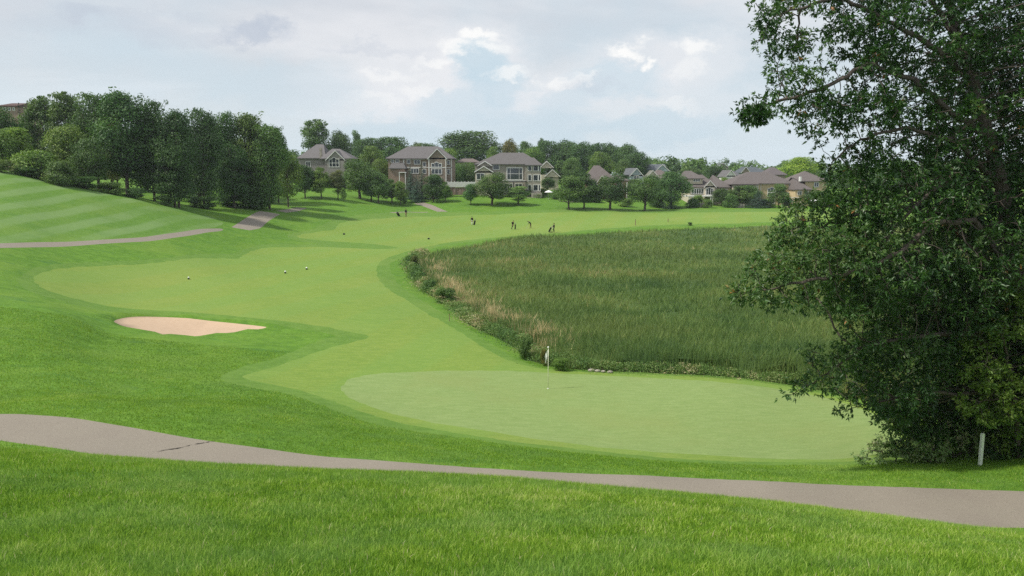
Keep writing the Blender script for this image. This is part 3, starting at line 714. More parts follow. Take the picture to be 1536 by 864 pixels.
# young trees on the lawn, left to right
for a in (
 ('young','458',248,298,40,'deep','dark young tree nearest to the left wood, first of the lawn row'),
 ('young2','482',250,297,35,'light','light green young tree with thin trunk, second of the lawn row'),
 ('slim','507',253,299,24,'plum','slim purplish young tree, third of the lawn row'),
 ('young','516',282,303,11,'light','tiny light sapling beside the slim purplish tree'),
 ('vase','540',240,298,61,'mid','wide green tree with thick crown in the middle of the lawn row'),
 ('young2','557',252,302,40,'grey','greyish tree overlapping the wide green tree of the row'),
 ('young','568',258,305,38,'grey','grey green tree with a straight trunk before the brown house'),
 ('young2','588',268,304,35,'mid','small tree with low crown left of the spruces'),
 ('young','601',272,308,24,'light','narrow light green tree just left of the first spruce'),
 ('slim','606',294,309,9,'dark','lone tiny tree with ball crown above the walking golfer'),
 ('young','650',262,303,40,'deep','dark tree with short trunk right of the spruces'),
 ('young2','668',272,303,24,'light','thin pale tree before the right corner of the brown house'),
 ('young','706',276,307,25,'blue','small round tree alone on the lawn under the white fence'),
 ('vase','738',260,308,54,'mid','big full tree with forked short trunk before the grey house'),
 ('slim','777',278,307,38,'ghost','loose pale tree in the rock garden of the grey house'),
 ('young','853',264,314,52,'mid','round headed tree right of the patio umbrella'),
 ('young2','876',258,313,47,'dark','dark tree crowding the round headed one before the red brown roof'),
 ('vase','915',262,315,54,'dark','dark wide tree with twin stems on the lawn edge'),
 ('vase','967',264,316,54,'mid','full green tree with a stout short trunk near the lawn edge'),
 ('round2','1006',256,312,61,'blue','wide bluish tree filling the gap left of the white trimmed house'),
 ('spruce2','1006',272,313,35,'dark','small dark spruce shape before the wide bluish tree'),
 ('round','1082',282,309,31,'dark','small dark tree at the right end of the white trimmed house'),
 ('young2','1108',278,311,40,'mid','soft green tree between the white trimmed and tan houses'),
 ('spruce2','1137',284,312,42,'blue','blue green conifer before the tan house'),
 ('round2','1122',277,309,40,'mid','rounded tree at the left corner of the tan house'),
 ('young','1168',276,312,33,'mid','slim leafy tree before the arched window of the tan house'),
 ('round2','1208',290,308,40,'dark','dark tree by the patio at the far right of the tan house'),
 ('round','1222',284,309,47,'mid','tree showing through the branches of the near tree'),
 ('bush','1046',292,309,24,'light','pale bush before the porch of the white trimmed house'),
 ):
    kind, u, vt, vb, wpx, tint, label = a
    plant(kind, float(u), vt, ('v', vb), wpx, tint, label, GR)
for a in (('spruce',616,246,207,25,'blue','tall spruce before the brown house, leftmost of three'),('spruce',633,241,207,25,'mid','middle spruce of the three before the brown house'),('spruce2',648,256,207,26,'dark','spruce hidden by the dark tree, rightmost of three'),
          ('spruce',625,262,203,28,'blue','lower spruce filling the front of the spruce cluster')):
    plant(*a, 'spruces in front of the brown house', rz=1.0)
# trees behind and between the houses
for a in (
 ('feather',476,178,262,54,'mid','tall feathery tree rising behind the grey gabled house'),
 ('round',512,194,268,46,'dark','dark round tree right of the feathery one'),
 ('slim',536,192,330,17,'mid','thin tree with a ball top above the skyline'),
 ('tall2',556,206,320,58,'dark','low dark tree on the skyline between two houses'),
 ('round2',588,203,320,84,'dark','wide dark crown touching the left end of the brown roof'),
 ('round',626,212,330,26,'olive','olive tree above the middle of the brown roof'),
 ('round2',560,217,236,48,'light','bushy light green tree left of the brown house'),
 ('dome',572,238,225,40,'light','low light green tree under the bushy one'),
 ('tall2',706,196,330,121,'dark','great dome of dark trees between the brown and grey houses'),
 ('round',672,220,262,40,'light','bright green tree behind the gable of the brown house'),
 ('hedge',700,243,240,46,'mid','tall clipped green screen above the white fence'),
 ('hedge',684,246,236,36,'mid','tall green screen beside the brown house corner'),
 ('round2',740,218,300,30,'light','small pale tree over the left end of the grey roof'),
 ('round',765,206,322,26,'rust','reddish brown tree on the skyline above the grey roof'),
 ('round2',788,210,300,36,'mid','green tree above the right half of the grey roof'),
 ('round',800,218,290,36,'light','bluish pale tree above the right end of the grey roof'),
 ('slim',811,204,340,13,'dark','narrow dark top poking over the skyline wood'),
 ('round2',822,209,335,58,'dark','dark crown on the skyline right of the narrow top'),
 ('round',848,208,335,52,'dark','dark crown above the tall greyish tree'),
 ('round',872,211,330,49,'dark','rounded crown in the middle of the skyline wood'),
 ('tall2',895,214,325,43,'deep','small crown in the skyline wood above the bright green tree'),
 ('round',914,213,330,46,'dark','crown on the skyline wood with a flat top'),
 ('round',938,214,322,49,'dark','last high crown of the skyline wood'),
 ('round',953,226,300,55,'deep','dark crown where the skyline wood drops to the right'),
 ('round2',899,226,280,44,'light','bright green tree before the skyline wood'),
 ('round2',934,238,272,36,'mid','bushy green tree left of the blue grey gable'),
 ('tall2',858,236,244,34,'grey','tall greyish tree left of the red brown roof'),
 ('feather',842,240,250,28,'grey','thin grey green tree right of the stone house'),
 ('round',822,266,232,22,'dark','dark tree beside the right corner of the grey house'),
 ('round',1035,250,330,40,'mid','green tree between the far grey roofs'),
 ('round2',1072,248,320,46,'dark','dark green mass above the white trimmed house'),
 ('round2',1086,266,280,22,'yel','yellow green bush at the right end of the white trimmed roof'),
 ('round2',1197,234,300,69,'lime','bright lime green tree standing out behind the tan house'),
 ('round',1160,250,420,58,'mid','low green crown left of the lime green tree'),
 ('round2',985,272,250,40,'mid','green tree under the blue grey roofs'),
 ('round2',948,268,240,34,'mid','bushy tree right of the red brown house'),
 ('round',1270,252,260,60,'mid','tree behind the near branches right of the yellow house'),
 ('round2',1340,248,250,70,'dark','dark tree in the distance behind the near foliage'),
 ('dome',1430,246,255,80,'mid','far tree at the right hidden behind the near tree'),
 ('tall2',640,214,340,49,'dark','dark crown just over the ridge of the brown roof'),
 ):
    plant(*a, GB)
# garden shrubs
sh = (('bush2',760,294,212,16,'light','light green shrub beside the rocks of the grey house garden'),('bush2',790,284,214,22,'dark','dark shrub under the right windows of the grey house'),('bush2',806,291,213,22,'light','pale shrub left of the patio umbrella'),
      ('bush2',816,282,216,18,'olive','shrub behind the patio umbrella'),('bush',744,288,210,24,'dark','shrub behind the big full tree'),('bush2',836,290,214,20,'mid','shrub right of the patio umbrella'),
      ('bush',890,286,214,30,'mid','shrub at the lawn edge before the red brown house'),('bush2',938,296,209,30,'ghost','pale flowering shrub between the two wide trees'),('bush',870,290,213,26,'dark','dark shrub behind the crowded trees'),
      ('hedge',660,280,211,36,'dark','dark shrub row under the brown house'),('bush',984,288,211,34,'dark','dark shrub right of the stout green tree'),('bush',1040,297,209,24,'dark','low shrub before the porch of the white trimmed house'),
      ('bush2',1062,298,209,20,'light','pale shrub beside the porch posts'),('bush',1096,290,211,26,'mid','shrub beside the small dark tree'),('bush2',1180,296,211,26,'dark','shrub under the tan house balcony'),('bush2',1036,333,160,9,'dark','single dark bush standing out of the far reed edge'),
      ('bush',560,276,222,46,'dark','dark shrub mass left of the brown house garage'),('bush',604,280,216,26,'dark','shrub at the left foot of the brown house'),('hedge',520,262,224,60,'dark','dark undergrowth below the arched gable house'),('hedge',462,256,222,50,'deep','dark undergrowth left of the arched gable house'),
      ('bush2',1150,297,211,30,'mid','low shrub before the tan house walls'),('bush2',1240,292,211,40,'mid','shrub by the far right patio'))
for a in sh: plant(*a, 'garden shrubs around the houses', 'shrub')
# shrubs on the marsh edge
for a in (('bush2',622,382,('v',404),16,'plum','dark reddish bush at the left tip of the reed bed'),('bush2',668,430,('v',455),44,'mid','dense leafy shrub on the reed bed shore'),
          ('bush2',645,418,('v',440),30,'mid','low green shrub near the left tip of the reed bed'),('bush2',788,506,('v',540),26,'mid','dusky shrub left of the flagstick'),
          ('bush2',815,522,('v',549),13,'rust','rusty red clump of dock just left of the flag'),('bush2',840,536,('v',556),30,'light','green shrub at the shore right of the flag')):
    plant(*a, 'shrubs along the marsh shore', 'shrub')
# far wood on the horizon: one mass
def far_wood():
    parts = []; r_ = np.random.default_rng(77)
    for i in range(330):
        u = r_.uniform(-150, 1750); Y = r_.choice([380, 450, 540, 640]) * r_.uniform(.93, 1.07)
        if u < 960 and Y < 440: continue
        x = float(ray(u, 260)[0])*Y; z = h1(x, Y)
        vt = np.interp(u, [-150, 400, 700, 960, 1020, 1080, 1130, 1300, 1700], [225, 225, 232, 236, 234, 238, 242, 240, 236]) + r_.uniform(-3, 7) + (640-Y)*.012
        top = CAMZ + float(ray(u, vt)[1])*Y; ht = max(9., top - z); wd = r_.uniform(11, 19); n = 900
        cs = crown_clumps(r_, ht-1.2, wd-2, ht*.15, lambda f: sq(1-(f*.93)**2.3), 22, 2.4)
        idx = r_.integers(0, len(cs), n); d = r_.normal(size=(n,3)); d /= np.linalg.norm(d, axis=1)[:, None]
        p = cs[idx,:3] + d*cs[idx,3][:,None]*r_.uniform(.8,1.1,n)[:,None]*[1,1,.75] + [x, Y, z]
        t0 = r_.uniform(.1, .8); v, f, t_ = leaf_quads(p, d + r_.normal(size=(n,3))*.4 + [0,0,.4], r_.uniform(.7,1.5,n), np.clip(t0 + r_.normal(0,.15,n),0,1), r_); parts.append((v, f, t_))
    v, f, t_ = merge(parts); me = np_mesh('distant_wood', v, f, M['leaf'], False, {'tint': t_}); o = link('distant_wood', me)
    tag(o, 'hazy band of distant trees along the horizon', 'wood', kind='stuff'); o.color = (1.1, 1.1, 1.05, 1)
far_wood()
v, f, t_ = shore_weeds(); M['weed'] = leaf_mat('shore_weed', [(0, c3(.045,.105,.030)), (.4, c3(.12,.22,.055)), (.65, c3(.21,.30,.09)), (.85, c3(.38,.34,.19)), (1, c3(.58,.47,.30))], .3, .55, .3, False)
tag(link('shore_weeds', np_mesh('shore_weeds', v, f, M['weed'], False, {'tint': t_})), 'tangled green and tan weeds along the near edge of the reed bed', 'weeds', kind='stuff')
# ------------------------------------------------------------------ houses
def mk_roof():
    t = NT('asphalt_shingles'); p = t.obj(); oi = t.n('ObjectInfo')
    n = t.noise(p, 2.2, 5, .7); n2 = t.noise(t.mapping(p, (1.2, 1.2, 6)), 3.0, 3, .6)
    w_ = t.n('TexWave', wave_type='BANDS', bands_direction='Z'); t.setin(w_.inputs['Vector'], p); w_.inputs['Scale'].default_value = 1.1
    c = t.mix(n, c3(.095,.092,.092), c3(.17,.163,.158)); c = t.mix(t.smooth(n2, .3, .7, 0, .4), c, c3(.085,.08,.076))
    c = t.mix(t.smooth(w_.outputs['Fac'], .0, .25, .35, 0), c, c3(.06,.056,.053))
    c = t.mix(1.0, c, oi.outputs['Color'], 'MULTIPLY')
    t.principled(c, .92, .15, bump=w_.outputs['Fac'], bstr=.3, bdist=.03); return t.m
def mk_wall(name, base, style):
    t = NT(name); p = t.obj(); n = t.noise(p, .6, 5, .6); n2 = t.noise(p, 5, 4, .7)
    lo = tuple(x*.82 for x in base[:3]) + (1,); hi = tuple(min(1, x*1.15) for x in base[:3]) + (1,)
    c = t.mix(n, lo, hi); bump = n2
    if style == 'siding':
        w_ = t.n('TexWave', wave_type='BANDS', bands_direction='Z', wave_profile='SAW'); t.setin(w_.inputs['Vector'], p); w_.inputs['Scale'].default_value = 1.6
        c = t.mix(t.smooth(w_.outputs['Fac'], 0, .2, .45, 0), c, tuple(x*.5 for x in base[:3]) + (1,)); bump = w_.outputs['Fac']
    elif style == 'stone':
        v_ = t.n('TexVoronoi'); t.setin(v_.inputs['Vector'], t.mapping(p, (1,1,1.8))); v_.inputs['Scale'].default_value = 2.2
        bw = t.n('RGBToBW'); t.l(v_.outputs['Color'], bw.inputs[0]); c = t.mix(.5, c, t.mix(bw.outputs[0], tuple(x*.5 for x in base[:3]) + (1,), tuple(x*1.5 for x in base[:3]) + (1,))); bump = v_.outputs['Distance']
    elif style == 'brick':
        b_ = t.n('TexBrick'); sx = t.n('SeparateXYZ'); t.l(p, sx.inputs[0]); cb = t.n('CombineXYZ'); t.l(t.math('ADD', sx.outputs[0], sx.outputs[1]), cb.inputs[0]); t.l(sx.outputs[2], cb.inputs[1])
        t.l(cb.outputs[0], b_.inputs['Vector']); b_.inputs['Scale'].default_value = 3.2
        b_.inputs['Color1'].default_value = lo; b_.inputs['Color2'].default_value = hi; b_.inputs['Mortar'].default_value = c3(.32,.29,.26); c = b_.outputs['Color']
    t.principled(c, .88, .15, bump=bump, bstr=.3, bdist=.02); return t.m
M['roof'] = mk_roof()
M['brown'] = mk_wall('brown_siding', (.27,.215,.17), 'siding'); M['brick'] = mk_wall('brown_brick', (.25,.165,.125), 'brick')
M['stone'] = mk_wall('field_stone', (.31,.28,.235), 'stone'); M['greysid'] = mk_wall('grey_siding', (.27,.25,.23), 'siding')
M['tan'] = mk_wall('tan_stucco', (.50,.40,.24), 'plain'); M['cream'] = mk_wall('cream_stucco', (.50,.45,.36), 'plain'); M['bluegrey'] = mk_wall('blue_grey_siding', (.33,.38,.42), 'siding')
M['white'] = flat_mat('white_trim', c3(.72,.71,.68), .6, .3, .08, 2.0); M['redbrown'] = mk_wall('red_brown_siding', (.26,.15,.11), 'siding')
def mk_glass():
    t = NT('window_glass'); n = t.noise(t.obj(), .9, 2); t.principled(t.mix(n, c3(.012,.016,.020), c3(.05,.06,.07)), .06, .8); return t.m
M['glass'] = mk_glass()
M['darkrail'] = flat_mat('dark_metal_rail', c3(.03,.028,.027), .5, .4)
class House:
    def __init__(s, name, label, u, Y, vbase, cat='house', group='houses beyond the golf course'):
        s.Y = Y; s.ox = float(ray(u, 300)[0]) * Y; s.zb = CAMZ + float(ray(u, vbase)[1]) * Y; g = h1(s.ox, Y)
        s.o = empty(name, (s.ox, Y, s.zb)); tag(s.o, label, cat, group); s.low = min(0, g - s.zb) - 1.5
    def X(s, u, d=0): return float(ray(u, 270)[0]) * (s.Y + d) - s.ox
    def Z(s, v, d=0): return CAMZ + float(ray(768, v)[1]) * (s.Y + d) - s.zb
    def wall(s, blocks, mat, name='wall'):
        mb = MB()
        for (u0, u1, vt, d0, d1, *vb) in blocks: mb.box(s.X(u0, d0), s.X(u1, d0), d0, d1, s.Z(vb[0], d0) if vb else s.low, s.Z(vt, d0))
        return mb.build(name, mat, s.o)
    def hips(s, lst, col=(1,1,1,1), name='roof'):
        """(u0,u1,v_eave,v_ridge,d0,d1,inset_left,inset_right) ridge along x; each a closed solid"""
        mb = MB()
        for (u0, u1, ve, vr, d0, d1, il, ir) in lst:
            o_ = .45; x0, x1 = s.X(u0, d0) - o_*.2, s.X(u1, d0) + o_*.2; y0, y1 = d0 - o_, d1 + o_; ze = s.Z(ve, d0); ym = (y0 + y1)/2; zr = s.Z(vr, ym)
            a, b, c, d = (x0,y0,ze), (x1,y0,ze), (x1,y1,ze), (x0,y1,ze); e, f = (x0+il, ym, zr), (x1-ir, ym, zr)
            k = len(mb.v); th = .22
            mb.v += [a, b, c, d, e, f] + [(p[0], p[1], p[2]-th) for p in (a, b, c, d)]
            for fc in ((0,1,5,4),(1,2,5),(2,3,4,5),(3,0,4),(0,6,7,1),(1,7,8,2),(2,8,9,3),(3,9,6,0),(9,8,7,6)): mb.f.append([k+i for i in fc]); mb.mi.append(0)
        r = mb.build(name, M['roof'], s.o); r.color = col; return r
    def gables(s, lst, wallmat, col=(1,1,1,1)):
        """(u0,u1,v_eave,v_apex,d0,d1) gable end facing the camera, ridge running back"""
        for (u0, u1, ve, va, d0, d1) in lst:
            mr, mw, mt, mk = MB(), MB(), MB(), MB()
            x0, x1 = s.X(u0, d0), s.X(u1, d0); xm = (x0+x1)/2; ze, za = s.Z(ve, d0), s.Z(va, d0); o_ = .3; th = .2
            sl_ = (za-ze)/(xm-x0)
            for sx_, xe in ((-1, x0), (1, x1)):
                xo = xe + sx_*o_; zo = ze - o_*sl_; k = len(mr.v)
                mr.v += [(xo, d0-o_, zo), (xm, d0-o_, za), (xm, d1, za), (xo, d1, zo), (xo, d0-o_, zo-th), (xm, d0-o_, za-th), (xm, d1, za-th), (xo, d1, zo-th)]
                for fc in ((0,1,2,3),(7,6,5,4),(0,4,5,1),(3,2,6,7),(0,3,7,4)): mr.f.append([k+i for i in (fc if sx_ < 0 else fc[::-1])]); mr.mi.append(0)
                mt.poly([(xo, d0-o_-.03, zo-th-.02), (xm, d0-o_-.03, za-th-.02), (xm, d0-o_-.03, za+.03), (xo, d0-o_-.03, zo+.03)])
            k = len(mw.v); mw.v += [(x0, d0, ze-.4), (x1, d0, ze-.4), (xm, d0, za-.22), (x0, d0, ze-.2), (x1, d0, ze-.2)]; mw.f += [[k, k+1, k+4, k+2, k+3]]; mw.mi += [0]
            k = 0; mk.v += [(x0, d1-.1, ze-.4), (x1, d1-.1, ze-.4), (xm, d1-.1, za-.22)]; mk.f += [[k+2, k+1, k]]; mk.mi += [0]
            r = mr.build('gable_roof', M['roof'], s.o); r.color = col; mw.build('gable_wall', wallmat, s.o); mk.build('gable_wall', wallmat, s.o); mt.build('barge_board', M['white'], s.o)
    def win(s, u0, u1, v0, v1, d=0, cols=1, rows=1, arch=False, fr=.13, splits=None):
        x0, x1, z0, z1 = s.X(u0, d), s.X(u1, d), s.Z(v1, d), s.Z(v0, d); y = d
        mb = MB(); t_ = fr
        mb.box(x0-t_, x1+t_, y-.09, y-.004, z0-t_, z0); mb.box(x0-t_, x0, y-.09, y-.004, z0+.001, z1); mb.box(x1, x1+t_, y-.09, y-.004, z0+.001, z1)
        w_ = x1 - x0; xs = splits or [i/cols for i in range(1, cols)]
        for q in xs: mb.box(x0+w_*q-.05, x0+w_*q+.05, y-.075, y-.004, z0+.002, z1-.002)
        for j in range(1, rows): zz = z0 + (z1-z0)*j/rows; mb.box(x0+.002, x1-.002, y-.070, y-.004, zz-.05, zz+.05)
        pm = MB(); pm.box(x0+.001, x1-.001, y-.03, y-.006, z0+.001, z1-.001)
        if arch:
            a0, a1 = (x0, x1) if cols == 1 else (x0 + w_*(xs[0]), x0 + w_*xs[-1]); cx_, rr = (a0+a1)/2, (a1-a0)/2; N = 10
            po = [(cx_ - (rr+t_)*math.cos(math.pi*i/N), z1 + (rr*.8+t_)*math.sin(math.pi*i/N)) for i in range(N+1)]; pi_ = [(cx_ - rr*math.cos(math.pi*i/N), z1 + rr*.8*math.sin(math.pi*i/N)) for i in range(N+1)]
            for i in range(N): mb.poly([(pi_[i][0], y-.09, pi_[i][1]), (pi_[i+1][0], y-.09, pi_[i+1][1]), (po[i+1][0], y-.09, po[i+1][1]), (po[i][0], y-.09, po[i][1])])
            pm.poly([(x_, y-.02, z_) for x_, z_ in pi_])
            if a0 > x0: mb.box(x0-t_, a0, y-.09, y-.004, z1, z1+t_); mb.box(a1, x1+t_, y-.09, y-.004, z1, z1+t_)
        else: mb.box(x0-t_, x1+t_, y-.09, y-.004, z1, z1+t_)
        w = mb.build('window', M['white'], s.o); pm.build('pane', M['glass'], w); return w
    def trim(s, boxes, mat=None, name='trim_board'):
        for (u0, u1, v0, v1, d) in boxes: mb = MB(); mb.box(s.X(u0, d), s.X(u1, d), d-.06, d-.003, s.Z(v1, d), s.Z(v0, d)); mb.build(name, mat or M['white'], s.o)
    def solid(s, name, boxes, mat):
        mb = MB()
        for (u0, u1, v0, v1, d0, d1) in boxes: mb.box(s.X(u0, d0), s.X(u1, d0), d0, d1, s.Z(v1, d0), s.Z(v0, d0))
        return mb.build(name, mat, s.o)

h = House('gabled_house', 'grey house with tall arched window in its gable, leftmost beyond the lawn', 500, 225, 284)
h.wall([(449, 488, 236.5, 3, 14), (488, 527, 238, 0, 12)], M['greysid']); h.hips([(447, 490, 237, 216.5, 3, 15, 4.2, 2.0), (482, 528.5, 237.6, 223.2, 0, 12, 2, 4.6)], (1.25,1.22,1.25,1))
h.gables([(491, 517.5, 238.6, 225.6, -1.5, 6)], M['greysid'], (1.25,1.22,1.25,1)); h.wall([(491, 517.5, 238.7, -1.5, 0)], M['greysid'], 'bay_wall')
h.win(495, 509, 239, 250, -1.5, 3, 2, True, .14, [.3,.7]); h.win(520, 524, 242, 250, 0); h.solid('chimney', [(480.6, 484, 222, 239, 2.2, 2.95)], M['stone']); h.trim([(488.4, 490.8, 238.4, 240, 0), (518, 526.8, 238.4, 239.6, 0)])
h.win(460, 466, 243, 250, 3, 2)
h = House('brown_house', 'large brown house with front gable and white bands, behind three spruces', 630, 215, 290)
h.wall([(582.6, 678, 237, 0, 13)], M['brown']); h.wall([(643, 669.6, 236.6, -1.6, 0)], M['brown'], 'bay_wall')
h.wall([(586, 607, 252.4, -3, -.002)], M['brick'], 'garage_wall'); h.hips([(584, 609, 252.2, 243, -3, 3.5, .5, 1.2)], name='porch_roof')
h.hips([(579.6, 680.6, 237.5, 219.6, 0, 13, 5.2, 4.6)], (1.15,1.12,1.15,1)); h.gables([(643, 669.6, 236.6, 222.8, -1.6, 7)], M['brown'], (1.15,1.12,1.15,1))
h.trim([(607.3, 642.8, 250.6, 251.8, 0), (670, 678, 250.6, 251.8, 0), (605.2, 606.8, 238, 284, 0), (676.6, 678, 238, 286, 0), (607.3, 642.8, 238.4, 239.4, 0)])
h.trim([(643, 669.6, 250.6, 251.8, -1.6), (643, 644.4, 252, 284, -1.6), (668.4, 669.6, 252, 284, -1.6), (643, 644.4, 237, 250.5, -1.6), (668.4, 669.6, 237, 250.5, -1.6)])
for a in ((622, 630.4, 239.6, 246, 0, 2),(594, 599, 240, 243, 0, 1),(587.5, 591, 240, 243, 0, 1),(611.3, 615.4, 240, 245, 0, 1),(635, 639, 243.5, 249.6, 0, 1),(671.3, 674.6, 241, 246.4, 0, 1),(671.3, 674.6, 254.4, 261, 0, 1),(617, 628, 253, 259.6, 0, 3),(634, 639, 254, 260, 0, 1)): h.win(*a)
h.win(648, 662.4, 245.6, 250.2, -1.6, 3, 1, True, .16, [.32,.68]); h.win(648, 662.4, 253.6, 260.6, -1.6, 3, 1, False, .16, [.3,.7]); h.win(648, 662, 267, 276, -1.6, 3)
h.solid('porch', [(598.4, 609, 258, 259.2, -4.6, -3.02), (598.6, 599.6, 259.3, 285, -4.5, -4.3), (607.6, 608.6, 259.3, 285, -4.5, -4.3)], M['white'])
h = House('low_house', 'long low brown roof seen over the clipped hedge between two big houses', 702, 262, 262)
h.wall([(686, 718, 243, 0, 10)], M['brown']); h.hips([(683, 720, 243, 237.8, 0, 10, 2.5, 2.5)], (1.3,1.1,1.05,1))
h = House('stone_house', 'big grey brown stone house with wide picture window above a rock garden', 760, 215, 291)
h.wall([(712.7, 788, 246, 0, 13), (788, 811, 247, -1.4, 12)], M['stone']); h.wall([(713, 738.5, 256.8, -2.2, -.003)], M['cream'], 'bay_wall')
h.hips([(711.4, 812.4, 246, 229, 0, 13, 7.0, 4.8), (787.5, 812.8, 247.3, 236, -1.4, 5, 2.2, 2.2)], (1.1,1.07,1.08,1)); h.gables([(713, 738.5, 256.8, 248.9, -2.2, 0)], M['cream']); h.gables([(718, 737, 247.4, 241.4, -.5, 3)], M['stone'])
h.win(740, 748.6, 247.6, 254, 0, 1); h.win(761, 783.2, 252.2, 269, 0, 3, 2, False, .2, [.2,.8]); h.win(715.4, 726, 260.6, 269, -2.2, 2)
for v0, v1 in ((248.8, 256), (262.6, 270.8), (277.6, 286)):
    for u0, u1 in ((792.4, 796.6), (800.2, 806.6), (808.2, 810.2)): h.win(u0, u1, v0, v1, -1.4, 1)
h.solid('terrace_canopy', [(752, 790, 271.6, 273, -3.2, -1.42), (752.4, 753.4, 273.2, 291, -3.1, -2.9), (770, 771, 273.2, 291, -3.1, -2.9)], M['darkrail'])
h.win(757, 768.6, 276, 287.5, 0, 3); h.win(773, 783, 276, 287.5, 0, 2); h.trim([(712.7, 787, 246.4, 247.4, 0), (748, 788, 270.6, 271.6, 0)])
h = House('pale_house', 'pale stone house with stepped gables, half hidden right of the stone house', 824, 240, 280)
h.wall([(812, 838, 262, 0, 10)], M['cream']); h.gables([(811, 829, 250, 241.5, 1, 10), (818, 839, 263.5, 254, -.5, 6)], M['cream'], (1.5,1.55,1.45,1)); h.win(824, 829, 262, 268, -.02)
h = House('red_brown_house', 'red brown house with broad roof behind the dark twin stemmed tree', 912, 224, 298)
h.wall([(884, 924, 270, 0, 13), (922, 942, 270.6, 1, 10)], M['redbrown']); h.hips([(881, 926, 271, 248.2, 0, 14, 2.5, 4.4), (920, 943.5, 270.4, 262, 1, 10, 1.5, 2.6)], (1.12,1.0,.97,1)); h.gables([(897, 909, 270.8, 263.4, -1, 3)], M['redbrown'], (1.1,.9,.85,1))
h.win(891, 895, 273, 280, 0); h.win(900, 906, 273, 281, 0, 2); h.win(926, 933, 274, 281, 1, 2)
h.solid('deck', [(892, 942, 284, 285.4, -3, -.02), (940, 941.2, 273, 283.8, -3, -2.8), (940, 941.2, 285.6, 300, -3, -2.8), (922, 923.2, 285.6, 300, -3, -2.8)], M['white'])
h = House('blue_grey_house', 'small blue grey gable end between dark trees', 954, 262, 275)
h.wall([(945.5, 964, 262.4, 0, 10)], M['bluegrey']); h.gables([(945.5, 964, 262.4, 252, 0, 12)], M['bluegrey'], (1.1,1.2,1.3,1)); h.hips([(937, 955, 262, 252, 2, 11, 1, 0)], (1.1,1.2,1.3,1)); h.win(951, 958, 263.8, 269, 0, 2)
h = House('slate_roofed_house', 'distant house with slate blue roof and gable to the right', 988, 300, 268)
h.wall([(972, 1003, 255, 0, 10)], M['bluegrey']); h.hips([(970, 1000, 255, 246.2, 0, 10, 1.5, 0)], (1.0,1.15,1.3,1)); h.gables([(983.5, 1003, 255.4, 246.6, -1, 8)], M['bluegrey'], (1.0,1.15,1.3,1)); h.win(990, 996, 258, 262, -.02)
h = House('brown_roofed_house', 'low brown roof with small green gable in front of the slate roof', 992, 258, 284)
h.wall([(974, 1012, 268, 0, 11)], M['cream']); h.hips([(973, 1014, 268.5, 254.6, 0, 12, 4, 4)], (1.2,1.05,1.0,1)); h.gables([(972, 986, 263, 255.4, -1, 5)], M['cream'], (1.35,1.4,1.2,1))
h = House('white_trimmed_house', 'house with a row of white trimmed windows, upper dormer and columned porch', 1060, 222, 308)
h.wall([(1036, 1076, 279.6, 0, 12), (1076, 1096, 281, 1, 11)], M['cream']); h.wall([(1031, 1054, 267, .6, 8, 276)], M['cream'], 'dormer_wall')
h.hips([(1029, 1078, 280, 262, 0, 14, 2, 3), (1070, 1097.5, 280.6, 262.6, 1, 11, 1.0, 4.0)], (1.15,1.05,1.02,1)); h.hips([(1027.5, 1056, 267.4, 256.2, .6, 11, 1.0, 2.6)], (1.15,1.05,1.02,1), 'dormer_roof')
for i in range(3): h.win(1040.6+i*3.3, 1043+i*3.3, 268.6, 272, .6, fr=.09)
for i in range(6): h.win(1038.6+i*3.5, 1041+i*3.5, 283.4, 290.6, 0, fr=.12)
h.gables([(1057.5, 1073, 279, 270.5, -1, 5)], M['cream'], (1.15,1.05,1.02,1)); h.wall([(1057.5, 1073, 279.1, -1, -.002)], M['cream'], 'bay_wall'); h.win(1060, 1069.6, 283, 292, -1, 3, 1, True, .14, [.3,.7])
h.win(1081.6, 1091, 284.4, 291, 1, 3); h.trim([(1076.5, 1096, 281.4, 282.4, 1)])
h.solid('porch', [(1029, 1071, 293.4, 295, -4, -1.02), (1034, 1035.6, 295.2, 309, -3.9, -3.6), (1039, 1040.2, 295.2, 309, -3.9, -3.6), (1066.4, 1067.8, 295.2, 309, -3.9, -3.6), (1069.4, 1070.6, 295.2, 309, -3.9, -3.6)], M['white'])
h.win(1041, 1046, 298, 306, 0, 2); h.win(1056, 1064, 298, 306.6, 0, 2)
h = House('white_gable_house', 'pointed white gable rising between the white trimmed and tan houses', 1096, 285, 276)
h.wall([(1089.4, 1103, 263.4, 0, 10)], M['white']); h.gables([(1089.4, 1103, 263.4, 255, 0, 12)], M['white'], (1.1,1.1,1.15,1)); h.win(1096.6, 1099, 267, 270, 0, fr=.1); h.hips([(1097, 1112, 263, 256.4, 4, 12, 0, 2)], (1.0,1.05,1.1,1))
h = House('dark_gabled_house', 'dark roofed far house with a low gable above the tan roof', 1130, 330, 266)
h.wall([(1113, 1148, 258, 0, 10)], M['bluegrey']); h.hips([(1111, 1150, 258, 250.6, 0, 11, 2, 3)], (.8,.95,1.1,1)); h.gables([(1112, 1124, 257.6, 250, -1, 6)], M['brown'], (.8,.95,1.1,1))
h = House('farther_roof_house', 'small roof peak showing among the trees at the skyline right of centre', 1083, 400, 258)
h.wall([(1076, 1091, 250, 0, 8)], M['greysid']); h.gables([(1076, 1091, 250, 244, 0, 9)], M['greysid'], (1.0,1.15,1.25,1))
h = House('hip_roofed_house', 'dusky hip roof directly behind the right end of the tan house roof', 1164, 262, 275)
h.wall([(1153, 1178, 262, 0, 10)], M['brown']); h.hips([(1151, 1180, 262, 250.8, 0, 11, 2.6, 2.6)], (1.05,.95,.98,1))
h = House('tan_house', 'wide tan stucco house with arched window, balcony and broad hip roof', 1146, 222, 309)
h.wall([(1100, 1192, 274.6, 0, 13)], M['tan']); h.wall([(1100, 1136, 275.6, -1.2, -.002)], M['cream'], 'bay_wall')
